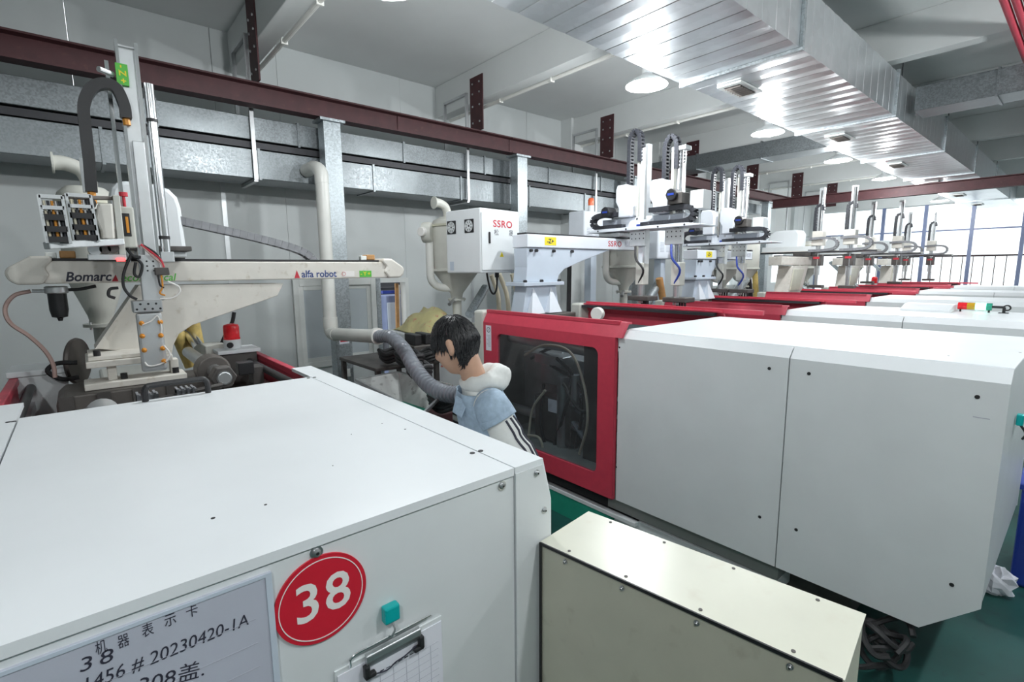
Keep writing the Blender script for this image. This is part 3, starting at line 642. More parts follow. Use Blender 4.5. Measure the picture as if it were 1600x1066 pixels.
m2, zb2, ye2, dy0, dy1 = machine(2.66, 1.38, 1.50, .178, 'white injection machine with closed red window door beside the worker', True)
for u, v in ((1202, 576), (1264, 584), (1527, 620.5), (1187, 808), (1244, 828), (1487, 914)): dot(m2, W(u, v, 0, 2.66), (-1, 0, 0), .0085)
for u, v, r in ((968, 543, .006), (963, 730, .006)): dot(m2, W(u, v, 0, 2.66), (-1, 0, 0), r)
for u, v, r in ((1373, 516, .004), (1391, 528, .005), (1350, 537, .003), (1357, 543, .003), (1380, 548, .003), (1482, 556, .004), (1594, 551, .005), (1358, 532, .002)): dot(m2, W(u, v, 2, 1.503), (0, 0, 1), r, 'iron', 'paint_chip', .0008)
p = W(1520, 651, 0, 2.66); MB().box(2.6593, 2.66, p.y-.05, p.y, p.z-.002, p.z+.001).build('scuff_mark', 'inkgrey', m2)
# warning sticker on the red door
p = W(760, 506, 0, 2.64); q = W(765, 548, 0, 2.64)
st = MB().box(2.6385, 2.64, p.y-.065, p.y+.008, q.z, p.z-.012).build('warning_sticker', 'paper', m2)
MB().lathe([(.024, 0), (.024, .0006), (.019, .0006), (.019, 0)], (2.6383, p.y-.03, p.z-.05), (-1, 0, 0), 24, cap=False).build('prohibition_ring', 'ink', st); MB().bar((2.6378, p.y-.045, p.z-.035), (2.6378, p.y-.015, p.z-.065), .003, .0005, (1, 0, 0)).build('prohibition_bar', 'ink', st)
for k in range(9): MB().box(2.6378, 2.6384, p.y-.055, p.y-.004-.01*(k % 3), p.z-.10-.012*k, p.z-.096-.012*k).build('print_line', 'inkgrey', st)
# what shows through the window: core puller, hoses, cables
def tubes(name, m, par, L, r, n=8):
    t = MB()
    for P in L: t.tube(smooth(P, 6), r, n)
    return t.build(name, m, par, smooth_=True)
wz = lambda u, v, x=3.0: W(u, v, 0, x)
a = wz(862, 560, 2.95); MB().box(2.9, 3.05, a.y-.16, a.y+.16, a.z-.05, a.z+.03).box(2.92, 3.03, a.y-.10, a.y+.10, a.z-.22, a.z-.05).build('valve_block', 'steel', m2, bev=.008)
b = wz(866, 640, 2.95); MB().box(2.93, 3.1, b.y-.20, b.y+.22, b.z-.28, b.z+.10).build('core_puller', 'iron', m2, bev=.01); box('name_plate', 'paper', m2, 2.926, 2.93, b.y-.07, b.y+.05, b.z-.02, b.z+.09)
MB().cyl((2.95, b.y-.1, b.z-.4), (2.95, b.y-.1, b.z+.3), .05, n=16).cyl((2.9, b.y-.28, b.z+.1), (2.9, b.y-.28, b.z+.35), .035, n=12).build('hydraulic_cylinder', 'steel', m2, smooth_=True)
tubes('pale_hose', 'clear', m2, [[wz(820, 555, 2.85), wz(850, 540, 2.82), wz(890, 550, 2.82), wz(912, 600, 2.82), wz(918, 660, 2.82), wz(905, 710, 2.85)], [wz(852, 610, 2.85), wz(832, 640, 2.85), wz(825, 690, 2.85)], [wz(825, 680, 2.8), wz(843, 685, 2.8), wz(850, 710, 2.82)]], .011)
tubes('black_hose', 'rubber', m2, [[wz(870, 560, 2.9), wz(895, 590, 2.88), wz(880, 650, 2.9), wz(860, 715, 2.95)], [wz(860, 570, 2.92), wz(910, 610, 2.9), wz(900, 700, 2.95)], [wz(850, 600, 2.92), wz(845, 660, 2.9), wz(860, 730, 2.95)], [wz(830, 560, 3.0), wz(860, 545, 2.98), wz(900, 545, 3.0), wz(930, 570, 3.05)], [wz(880, 600, 2.9), wz(905, 640, 2.86), wz(925, 640, 2.9)]], .014)
tubes('grey_hose', 'ghose', m2, [[wz(905, 620, 2.95), wz(930, 610, 2.9), wz(935, 580, 2.95)], [wz(900, 640, 2.95), wz(925, 660, 2.92), wz(935, 690, 2.95)], [wz(895, 660, 2.95), wz(915, 690, 2.92), wz(930, 720, 2.95)]], .02)
MB().cyl((2.95, 2.3, 1.28), (2.95, 3.4, 1.30), .06, n=16).build('manifold_pipe', 'alu', m2, smooth_=True)
box('inner_plate', 'alu', m2, 3.2, 3.22, 3.05, 3.4, .5, 1.45); 
for k in range(3): MB().cyl((3.0, 2.25, .65+.14*k), (3.15, 2.5, .60+.14*k), .03, n=12).build('pipe_union', 'steel', m2, smooth_=True)
v0 = W(868, 768, 0, 2.75)
for k in range(4):
    p = W(870+11*k, 772+5.5*k, 0, 2.70); MB().cyl(p, p+Vector((0, 0, .035)), .014, n=10).lathe([(.02, .035), (.02, .05)], p, (0, 0, 1), 6).build('hose_fitting', 'steel', m2)
pl = W(936, 490, 0, 3.9); MB().lathe([(.02, 0), (.06, 0), (.065, .012), (.05, .02), (.05, .05), (.065, .058), (.06, .07), (.02, .07)], (pl.x, pl.y, pl.z), (-1, -.3, 0), 24).build('rope_pulley', 'signwhite', m2, smooth_=True)
# row behind
MX = [5.72, 8.75, 11.78, 14.81]
LB = ['white injection machine directly behind the red door machine', 'white injection machine second behind the red door machine', 'white injection machine third behind the red door machine', 'furthest white injection machine before the bright windows']
proto = None
for i, x in enumerate(MX):
    if proto is None: proto = machine(x, 1.25, 1.44, .35, LB[0])[0]
    else:
        o = copy_tree(proto); o.location.x += x-MX[0]; o['label'] = LB[i]
# box and signal tower on the machine behind
jb = root('junction_cover', (6.7, 1.1, 1.443), 'small white cover box on the top of the machine behind', 'box')
MB().prism(1, [(6.45, 1.443), (6.45, 1.465), (6.62, 1.51), (6.80, 1.51), (6.80, 1.443)], .92, 1.32).build('cover', 'white', jb, bev=.004); box('base', 'panel', jb, 6.44, 6.81, .91, 1.33, 1.443, 1.449)
tw = root('signal_tower', (6.72, .78, 1.443), 'three colour signal tower lying on the machine behind, green lit', 'light')
tx, tz = 6.70, 1.50
for y0, y1, m in ((.90, .83, 'beacon'), (.83, .77, 'amber'), (.77, .69, 'led'), (.69, .65, 'green')): MB().cyl((tx, y0, tz), (tx, y1, tz), .035, n=20).build('lens', m, tw, smooth_=True)
MB().cyl((tx, .65, tz), (tx, .56, tz), .012, n=10).build('stem', 'black', tw); box('bracket', 'black', tw, tx-.03, tx+.03, .53, .60, 1.443, 1.45); MB().lathe([(.018, -.012), (.03, -.012), (.03, .012), (.018, .012)], (tx, .545, tz-.005), (1, 0, 0), 16, cap=False).build('clamp_ring', 'black', tw); MB().cyl((tx, .565, 1.445), (tx, .565, tz), .012, n=8).build('post', 'black', tw)
for y in (.88, .67): MB().cyl((tx, y, 1.443), (tx, y, tz-.03), .008, n=8).build('post', 'black', tw)
# ------------------------------------------------------------------ take-out robot of the near machine
RY = 3.3
rb1 = root('takeout_robot', (.2, 3.1, 1.36), 'cream traverse robot standing on the near machine', 'robot')
box('base_plate', 'cream', rb1, -.03, .37, 2.98, 3.14, 1.362, 1.392, .004)
for x in (.06, .31): box('spacer', 'cream', rb1, x, x+.035, 3.03, 3.10, 1.392, 1.462, .003)
box('mount_rail', 'cream', rb1, -.015, .32, 3.0, 3.36, 1.462, 1.492, .004); box('mount_plate', 'cream', rb1, -.005, .31, 3.02, 3.34, 1.494, 1.512, .003)
for x, y, z in ((.03, 3.05, 1.512), (.12, 3.03, 1.392), (.33, 3.03, 1.392), (.27, 3.05, 1.512)): MB().cyl((x, y, z), (x, y, z+.028), .014, n=12).build('cap_screw', 'black', rb1)
gp_ = [W(148, 545, 1, 3.22), W(216, 446, 1, 3.22), W(442, 443, 1, 3.22), W(433, 462, 1, 3.22), W(405, 472, 1, 3.22), W(300, 508, 1, 3.22), W(279, 522, 1, 3.22), W(270, 540, 1, 3.22), W(268, 553, 1, 3.22)]
MB().prism(1, [(p.x, p.z) for p in gp_], 3.21, 3.235).build('gusset', 'cream', rb1, bev=.003)
MB().prism(1, [(p.x, p.z) for p in gp_], 3.365, 3.39).build('gusset', 'cream', rb1, bev=.003)
MB().add([(gp_[0].x, 3.2, gp_[0].z), (gp_[1].x, 3.2, gp_[1].z), (gp_[1].x, 3.4, gp_[1].z), (gp_[0].x, 3.4, gp_[0].z), (gp_[0].x+.02, 3.2, gp_[0].z), (gp_[1].x+.02, 3.2, gp_[1].z), (gp_[1].x+.02, 3.4, gp_[1].z), (gp_[0].x+.02, 3.4, gp_[0].z)],
         [(0, 1, 2, 3), (4, 7, 6, 5), (0, 4, 5, 1), (3, 2, 6, 7), (1, 5, 6, 2), (0, 3, 7, 4)]).build('web', 'cream', rb1)
zb_, zt_ = 1.852, 1.958
MB().box(-.125, 1.615, 3.2, 3.4, zb_, zt_).build('traverse_beam', 'cream', rb1, bev=.006)
box('rail_belt', 'black', rb1, -.10, 1.58, 3.24, 3.36, zt_, zt_+.014)
def endcap(x, s):
    pts = [(x, zb_-.002), (x+s*.085, zb_-.002), (x+s*.112, zb_+.018), (x+s*.122, zb_+.05), (x+s*.112, zb_+.075), (x+s*.03, zt_+.022), (x-s*.04, zt_+.024), (x-s*.045, zt_+.003), (x-s*.015, zb_+.075), (x-s*.03, zb_+.04)]
    return MB().prism(1, pts if s < 0 else pts[::-1], 3.185, 3.415).build('end_cap', 'cream', rb1, bev=.012)
endcap(-.13, -1); endcap(1.62, 1)
for x in (-.06, 1.50): box('belt_tensioner', 'wood', rb1, x, x+.06, 3.26, 3.34, zt_+.014, zt_+.05, .006); box('stop_block', 'trim', rb1, x+.0-.05, x-.01, 3.24, 3.28, zt_+.014, zt_+.042, .004)
def on_beam(body, u0, v0, u1, v1, h, m, **k):
    p, q = W(u0, v0, 1, 3.2), W(u1, v1, 1, 3.2); z = (p.z+q.z)/2
    o = text('lettering', body, h, m, (p.x, 3.2, z), (1, 0, 0), (0, 0, 1), rb1, **k)
    xs = [w.co.x for w in o.data.vertices]; a0, a1 = min(xs), max(xs); base = p.x-rb1.location.x
    for w in o.data.vertices: w.co.x = base+(w.co.x-a0)*(q.x-p.x)/(a1-a0)
on_beam('Bomarc', 102, 433, 175, 433, .062, 'ink', shear=.25, bold=.0015)
on_beam('economical', 189, 434, 276, 434, .054, 'pgreen', shear=.25, bold=.0006)
p = W(179, 435, 1, 3.2); MB().prism(1, [(p.x-.012, p.z-.015), (p.x+.014, p.z-.015), (p.x+.006, p.z+.018)], 3.1985, 3.2).build('triangle_mark', 'pred', rb1)
on_beam('alfa robot', 471, 428.5, 526, 428.5, .060, 'pblue', bold=.0012)
p = W(464, 429, 1, 3.2); MB().prism(1, [(p.x-.016, p.z-.022), (p.x+.016, p.z-.022), (p.x, p.z+.026)], 3.1985, 3.2).build('triangle_mark', 'pred', rb1)
def sticker(u, v, w, h, m, body=None, tm='pyellow', size=.03, par=None, y=3.2):
    par = par or rb1; p = W(u, v, 1, y); o = MB().box(p.x-w/2, p.x+w/2, y-.0015, y, p.z-h/2, p.z+h/2).build('sticker', m, par)
    if body: text('lettering', body, size, tm, (p.x, y-.0015, p.z), (1, 0, 0), (0, 0, 1), o, align='CENTER', bold=.001)
    return o
sticker(571, 428, .085, .042, 'pgreen', '- Y +', size=.034); sticker(545, 428, .075, .036, 'signwhite'); p = W(537, 428, 1, 3.2)
MB().lathe([(.013, 0), (.013, .0008), (.011, .0008), (.011, 0)], (p.x, 3.1985, p.z), (0, -1, 0), 20, cap=False).build('prohibition_ring', 'pred', rb1)
# carriage and arm
box('carriage_plate', 'alu', rb1, .05, .44, 3.12, 3.2, zt_+.02, zt_+.05, .004); box('carriage', 'iron', rb1, .06, .46, 3.08, 3.36, zt_+.05, zt_+.075, .004)
box('carriage_foot', 'cream', rb1, .05, .22, 3.10, 3.3, zt_+.03, zt_+.16, .01)
bp_ = [(.165, 1.985), (.165, 2.30), (.175, 2.345), (.20, 2.375), (.24, 2.385), (.37, 2.38), (.43, 2.36), (.465, 2.32), (.478, 2.26), (.485, 1.985)]
MB().prism(1, bp_, 3.42, 3.68).build('control_cover', 'white', rb1, bev=.02); box('cover_plinth', 'black', rb1, .18, .47, 3.40, 3.66, zt_+.0, 1.985)
AY = 2.95
ax0, ax1 = .222, .305
MB().box(ax0, ax0+.012, AY, AY+.05, 1.93, 2.93).build('arm_rail', 'bright', rb1); MB().box(ax1-.012, ax1, AY, AY+.05, 1.93, 2.93).build('arm_rail', 'bright', rb1)
MB().box(ax0+.012, ax1-.012, AY+.02, AY+.03, 1.93, 2.90).build('arm_plate', 'alu', rb1); box('arm_top', 'steel', rb1, ax0, ax1, AY+.01, AY+.02, 2.905, 2.912)
box('arm_cover', 'alu', rb1, ax0+.025, ax1-.012, AY-.004, AY+.02, 1.98, 2.50, .003)
MB().box(.185, .20, AY+.1, AY+.14, 1.95, 2.86).build('arm_rail', 'bright', rb1)
for z in (2.73, 2.78): MB().cyl((.205, AY+.02, z), (.155, AY-.02, z), .012, n=10).build('stop_bolt', 'alu', rb1)
MB().cyl((.335, AY+.03, 1.98), (.335, AY+.03, 2.77), .021, n=18).build('air_cylinder', 'bright', rb1, smooth_=True); [MB().cyl((.335, AY+.03, z), (.335, AY+.03, z+.015), .023, n=18).build('cylinder_band', 'black', rb1) for z in (2.06, 2.6)]; box('cylinder_head', 'alu', rb1, .31, .365, AY, AY+.06, 1.95, 2.0, .004)
p = W(191, 116, 1, AY); stk = MB().box(p.x-.022, p.x+.022, AY-.001, AY+.02, p.z-.045, p.z+.045).build('sticker', 'pgreen', rb1)
text('lettering', '- Z +', .036, 'pyellow', (p.x, AY-.001, p.z), (0, 0, -1), (1, 0, 0), stk, align='CENTER', bold=.001)
P = [W(u, v, 1, AY-.01) for u, v in ((143, 300), (139, 250), (134, 205), (131, 165), (143, 139), (163, 131), (182, 139), (194, 165), (197, 185))]
MB().tube(smooth(P, 6), .030, 4, sx=1, side=(0, 1, 0)).build('cable_sleeve', 'black', rb1)
MB().tube([p+Vector((0, .01, 0)) for p in smooth([P[-1], W(199, 195, 1, AY-.01)], 4)], .015, 8).build('cable_end', 'orange', rb1); MB().tube([P[0], W(145, 318, 1, AY-.01)], .016, 8).build('cable_end', 'orange', rb1)
q0, q1 = W(127, 247, 1, AY), W(136, 300, 1, AY); MB().box(q0.x-.008, q0.x+.014, AY, AY+.03, q1.z, q0.z).build('sleeve_guide', 'alu', rb1)
# kick frame towards the viewer: drag chain ends, guard, drive
def ladder(u0, v0, u1, v1, wid, y):
    a, b = W(u0, v0, 1, y), W(u1, v1, 1, y); d = (b-a); n = 5; g = MB(); sl = MB()
    ux = Vector((1, 0, 0))
    o = MB().bar(a, b, .010, .03, (0, 1, 0)).bar(a+ux*wid, b+ux*wid, .010, .03, (0, 1, 0)).build('chain_end', 'alu', rb1)
    for k in range(5):
        c = a+d*((.02, .25, .45, .70, .92)[k]); MB().bar(c, c+ux*wid, .014 if k < 2 else .022, .03, (0, 1, 0)).build('cross_piece', 'alu' if k < 2 else 'black', o)
    MB().add([a+d*.32+Vector((.005, .01, 0)), a+d*.32+Vector((wid-.005, .01, 0)), b+Vector((wid-.005, .01, 0)), b+Vector((.005, .01, 0))], [(0, 1, 2, 3)]).build('chain_shade', 'black', o)
    cbs = ['clear', 'chain', 'orange', 'steel', 'chain']
    for k in range(5):
        s = a+ux*(wid*(k+1)/6)+Vector((0, .005, 0)); MB().tube([s+d*.1, s+d*.95], wid/15, 6).build('cable', cbs[k], o)
ladder(60, 305, 74, 380, .068, 2.66); ladder(103, 303, 117, 377, .075, 2.72)
a, b = W(72, 384, 1, 2.68), W(190, 378, 1, 2.78); MB().bar(a, b, .05, .028).build('chain_tray', 'alu', rb1, bev=.004)
a, b = W(100, 308, 1, 2.75), W(182, 310, 1, 2.85); MB().bar(a, b, .04, .016).build('top_arm', 'brown', rb1, bev=.003)
a, b = W(181, 306, 1, 2.82), W(191, 398, 1, 2.82); MB().bar(a, b, .024, .05, (0, 1, 0)).build('side_plate', 'tan', rb1, bev=.003)
sh = [W(u, v, 1, 2.80) for u, v in ((153, 318), (176, 318), (180, 374), (158, 374), (156, 360), (148, 342), (150, 328))]
MB().prism(1, [(p.x, p.z) for p in sh], 2.79, 2.86).build('drive_guard', 'cream', rb1, bev=.008)
sh2 = [W(u, v, 1, 2.83) for u, v in ((143, 328), (152, 326), (150, 345), (158, 372), (143, 374), (139, 355))]
MB().prism(1, [(p.x, p.z) for p in sh2], 2.81, 2.88).build('drive_guard', 'cream', rb1, bev=.008)
for u, v, r, m in ((148, 390, .024, 'alu'), (164, 390, .02, 'iron'), (177, 388, .02, 'iron'), (141, 318, .02, 'iron')):
    p = W(u, v, 1, 2.80); MB().lathe([(r*.4, -.02), (r, -.02), (r, .02), (r*.4, .02)], p, (0, 1, 0), 20).build('roller', m, rb1, smooth_=True)
p = W(170, 402, 1, 2.80); box('sensor_bar', 'alu', rb1, p.x-.07, p.x+.06, 2.78, 2.83, p.z-.012, p.z+.012, .003); p = W(182, 406, 1, 2.775); MB().cyl(p, p+Vector((.03, 0, 0)), .007, n=10).build('sensor_lamp', 'redled', rb1)
p = W(198, 352, 1, 2.88); box('motor_body', 'tan', rb1, p.x-.04, p.x+.03, 2.86, 2.93, p.z-.10, p.z+.08, .006); box('motor_recess', 'black', rb1, p.x-.022, p.x+.012, 2.855, 2.865, p.z-.05, p.z+.05); box('motor_label', 'orange', rb1, p.x-.004, p.x+.006, 2.851, 2.856, p.z-.035, p.z+.035)
p = W(193, 307, 1, 2.88); MB().cyl((p.x, 2.88, p.z-.08), (p.x, 2.88, p.z), .006, n=8).lathe([(.016, 0), (.016, .018)], p, n=12).build('lock_knob', 'pred', rb1)
# gripper below
g0, g1 = W(216, 405, 1, AY-.02), W(243, 470, 1, AY-.02); MB().box(g0.x, g0.x+.085, AY-.03, AY+.01, g1.z, g0.z+.02).build('wrist_arm', 'alu', rb1, bev=.004)
g = W(230, 478, 1, AY); box('wrist_block', 'steel', rb1, g.x-.06, g.x+.055, AY-.06, AY+.02, g.z-.028, g.z+.028, .005)
for k in range(7): dot(rb1, (g.x-.045+.015*k, AY-.06, g.z+.012*(1 if k % 2 else -1)), (0, -1, 0), .005)
for k in range(6): dot(rb1, (g0.x+.03+.025*(k % 2), AY-.03, g0.z-.01-.022*(k//2)), (0, -1, 0), .004)
c0_, c1_ = W(216, 489, 1, AY-.03), W(258, 578, 1, AY-.03); gx0, gx1 = W(216, 530, 1, AY-.03).x, W(257, 530, 1, AY-.03).x
gpl = MB().box(gx0, gx1, AY-.045, AY-.015, c1_.z, c0_.z).build('gripper_plate', 'alu', rb1, bev=.012)
for u, v in ((221, 505), (250, 503), (222, 525), (251, 524), (225, 547), (254, 544), (256, 564)):
    p = W(u, v, 1, AY-.045); MB().lathe([(.008, 0), (.011, .004), (.011, .014), (.005, .018), (.004, .026)], p, (0, -1, 0), 12).build('suction_fitting', 'orange', gpl, smooth_=True)
def cable(pts, r, m, y=AY-.06, name='cable', par=None): return MB().tube(smooth([W(u, v, 1, y) for u, v in pts], 6), r, 6).build(name, m, par or rb1, smooth_=True)
cable([(205, 398), (194, 425), (193, 447), (203, 462), (214, 468)], .006, 'black'); cable([(215, 405), (222, 415), (218, 432), (210, 428), (212, 410)], .006, 'black'); cable([(196, 385), (208, 400), (220, 402)], .007, 'black')
cable([(220, 382), (235, 393), (250, 405), (256, 418)], .005, 'pred'); cable([(222, 385), (238, 400), (252, 412), (255, 422)], .004, 'copper'); cable([(224, 383), (244, 396), (254, 412)], .004, 'black')
cable([(252, 430), (254, 448), (250, 458), (258, 462)], .004, 'orange'); cable([(247, 430), (250, 445), (256, 450)], .004, 'black'); cable([(262, 440), (279, 448), (280, 458), (268, 466), (250, 467)], .004, 'signwhite')
cable([(185, 450), (172, 452), (170, 462), (180, 466)], .007, 'black', 3.1); cable([(226, 566), (232, 572), (248, 570), (262, 562), (265, 552), (256, 540)], .004, 'signwhite'); cable([(222, 508), (236, 502), (246, 494), (252, 510), (252, 520)], .003, 'signwhite')
box('connector_block', 'iron', rb1, *(lambda p: (p.x-.02, p.x+.035, AY-.07, AY-.03, p.z-.015, p.z+.02))(W(248, 425, 1, AY)), .003)
# air filter under the beam and its hose
p = W(88, 452, 1, 3.3); MB().lathe([(.042, 0), (.045, .004), (.045, .03), (.036, .035)], (p.x, 3.3, p.z-.02), n=20).build('filter_head', 'alu', rb1, smooth_=True)
MB().lathe([(.008, -.155), (.012, -.14), (.03, -.135), (.036, -.10), (.036, -.02)], (p.x, 3.3, p.z), n=20).build('filter_bowl', 'black', rb1, smooth_=True)
cable([(150, 447), (125, 452), (105, 453)], .008, 'black', 3.3); cable([(72, 455), (50, 455)], .008, 'steel', 3.3)
cable([(48, 455), (22, 462), (8, 482), (16, 505), (45, 525), (70, 548), (83, 570), (86, 590)], .009, 'copper', 3.3, 'air_hose')
MB().chain([W(u, v, 1, 3.46) for u, v in ((275, 344), (330, 356), (400, 372), (455, 387), (480, 398), (490, 410))], .07, .045, (0, 1, 0), .040).build('drag_chain', 'gchain', rb1)
cable([(366, 488), (363, 503), (356, 515), (345, 540)], .012, 'black', 3.75, 'power_cable')
# ------------------------------------------------------------------ near hopper dryer behind the robot
def hopper(loc, label, near=False, boxed=False, s=1.0, elbow=True, blower=True):
    x, y, z = loc; r = root('hopper_dryer', (x, y, z-.62), label, 'hopper', None)
    MB().lathe([(.06, -.42), (.07, -.36), (.21*s, -.12), (.22*s, -.10), (.22*s, .38), (.20*s, .43), (.14*s, .47)], (x, y, z), n=32).build('hopper_body', 'tan', r, smooth_=True)
    MB().lathe([(.225*s, .36), (.232*s, .365), (.232*s, .385), (.225*s, .39)], (x, y, z), n=32).build('rim_band', 'beige', r, smooth_=True); MB().lathe([(.225*s, -.115), (.235*s, -.11), (.235*s, -.09), (.225*s, -.085)], (x, y, z), n=32).build('seam_band', 'tan', r, smooth_=True)
    MB().lathe([(.05, -.62), (.05, -.44), (.10, -.435), (.10, -.415), (.05, -.41)], (x, y, z), n=20).build('throat', 'tan', r, smooth_=True)
    for k in range(4): a = math.pi/4+k*math.pi/2; MB().cyl((x+.085*math.cos(a), y+.085*math.sin(a), z-.45), (x+.085*math.cos(a), y+.085*math.sin(a), z-.40), .008, n=6).build('stud', 'steel', r)
    if elbow:
        e = Vector((x+(-.10 if blower else .02), y, z+.45)); MB().tube(smooth([e, e+Vector((0, 0, .07)), e+Vector((-.03, 0, .13)), e+Vector((-.10, 0, .16)), e+Vector((-.16, 0, .16))], 5), .045, 16).build('exhaust_elbow', 'tan', r, smooth_=True)
        MB().lathe([(.045, 0), (.065, .002), (.065, .012), (.045, .014)], e+Vector((-.155, 0, .16)), (-1, 0, 0), 20).build('elbow_flange', 'tan', r)
    # blower and return pipe
    b = Vector((x-.27*s, y+.05, z+.30))
    if not blower: return r
    MB().lathe([(.03, -.05), (.105, -.05), (.11, -.03), (.11, .03), (.10, .05), (.03, .05)], b, (.7, -.7, 0), 28).build('blower', 'tan', r, smooth_=True)
    MB().cyl(b+Vector((-.03, -.03, 0)), b+Vector((-.12, -.06, 0)), .048, n=20).build('blower_motor', 'signwhite', r, bev=.006, smooth_=True)
    MB().tube(smooth([b+Vector((.02, 0, -.1)), b+Vector((.02, 0, -.35)), b+Vector((.03, 0, -.5)), b+Vector((.12, 0, -.58)), (x-.06, y, z-.30)], 5), .042, 14).build('return_pipe', 'pvc', r, smooth_=True)
    MB().cyl((x, y, z-.40), (x-.17, y-.1, z-.47), .02, n=10).build('slide_gate', 'steel', r)
    if boxed:
        bx_ = Vector(boxed); a = math.radians(7); X = Vector((math.cos(a), math.sin(a), 0)); Y = Vector((-math.sin(a), math.cos(a), 0)); Z = Vector((0, 0, 1))
        w, d, h = .56, .50, .62; c = bx_+X*w/2+Y*d/2
        b = MB().obox(c, (w, d, h), (X, Y, Z)).build('control_box', 'white', r, bev=.012)
        MB().obox(c-Y*(d/2+.006)-Z*.01, (w-.02, .012, h-.07), (X, Y, Z)).build('box_door', 'panel', b, bev=.004)
        f = c-Y*(d/2+.0122)
        t0 = f-X*.105+Z*.165; text('lettering', 'SSRO', .095, 'pred', t0-X*.01, X, Z, b, bold=.002, sx=1.2, spacing=1.08); text('lettering', '松        晟', .066, 'ink', t0+X*.003-Z*.085, X, Z, b)
        hd = f-X*.17+Z*.03; MB().obox(hd-Y*.006, (.022, .012, .11), (X, Y, Z)).build('door_handle', 'black', b, bev=.006)
        tr = f+Z*-.13+X*.005; v = [tr+X*-.028+Z*-.024, tr+X*.028+Z*-.024, tr+Z*.028]; MB().add(v+[q-Y*.001 for q in v], [(0, 1, 2), (3, 5, 4), (0, 3, 4, 1), (1, 4, 5, 2), (2, 5, 3, 0)]).build('warning_triangle', 'pyellow', b); text('lettering', '!', .04, 'ink', tr-Y*.001-Z*.004, X, Z, b, align='CENTER')
        g = c-X*(w/2)
        for k, yy in ((0, -.10), (1, .16)):
            fc = g+Y*yy+Z*.145; fn = MB().obox(fc-X*.004, (.008, .13, .13), (X, Y, Z)).build('fan_grille', 'black', b, bev=.008)
            for rr in (.016, .032, .046, .056): MB().lathe([(rr, 0), (rr, .002), (rr-.005, .002), (rr-.005, 0)], fc-X*.008, -X, 24, cap=False).build('grille_ring', 'panel', fn)
            for q in range(8): t = q*math.pi/4; e = Y*math.cos(t)+Z*math.sin(t); MB().bar(fc-X*.010+e*.012, fc-X*.010+e*.056, .012, .002, X).build('fan_blade', 'panel', fn)
        MB().obox(g+Y*.17-Z*.24-X*.0005, (.001, .06, .09), (X, Y, Z)).build('rating_label', 'paleblue', b)
        pg = c-Y*.1+X*.1-Z*(h/2); MB().cyl(pg, pg-Z*.05, .022, n=12).cyl(pg-Z*.05, pg-Z*.08, .012, n=10).build('cable_gland', 'black', b); MB().tube(smooth([pg-Z*.08, pg-Z*.17-X*.01, pg-Z*.22-X*.05, pg-Z*.18-X*.10, pg-Z*.05-X*.14, pg-X*.15], 5), .010, 8).build('power_cable', 'black', b, smooth_=True)
    return r
p = W(135, 310, 1, 4.35); hopper((p.x, 4.35, 1.98), 'tan hopper with curved exhaust pipe behind the near robot', s=.72, blower=False)
# dryer with white control box, second machine
bp2 = W(750, 425, 0, 2.95)
hp2 = hopper((3.2, 4.68, 2.0), 'pale hopper dryer with white control box on the red door machine', boxed=(2.96, bp2.y, bp2.z+.30), s=1.2)
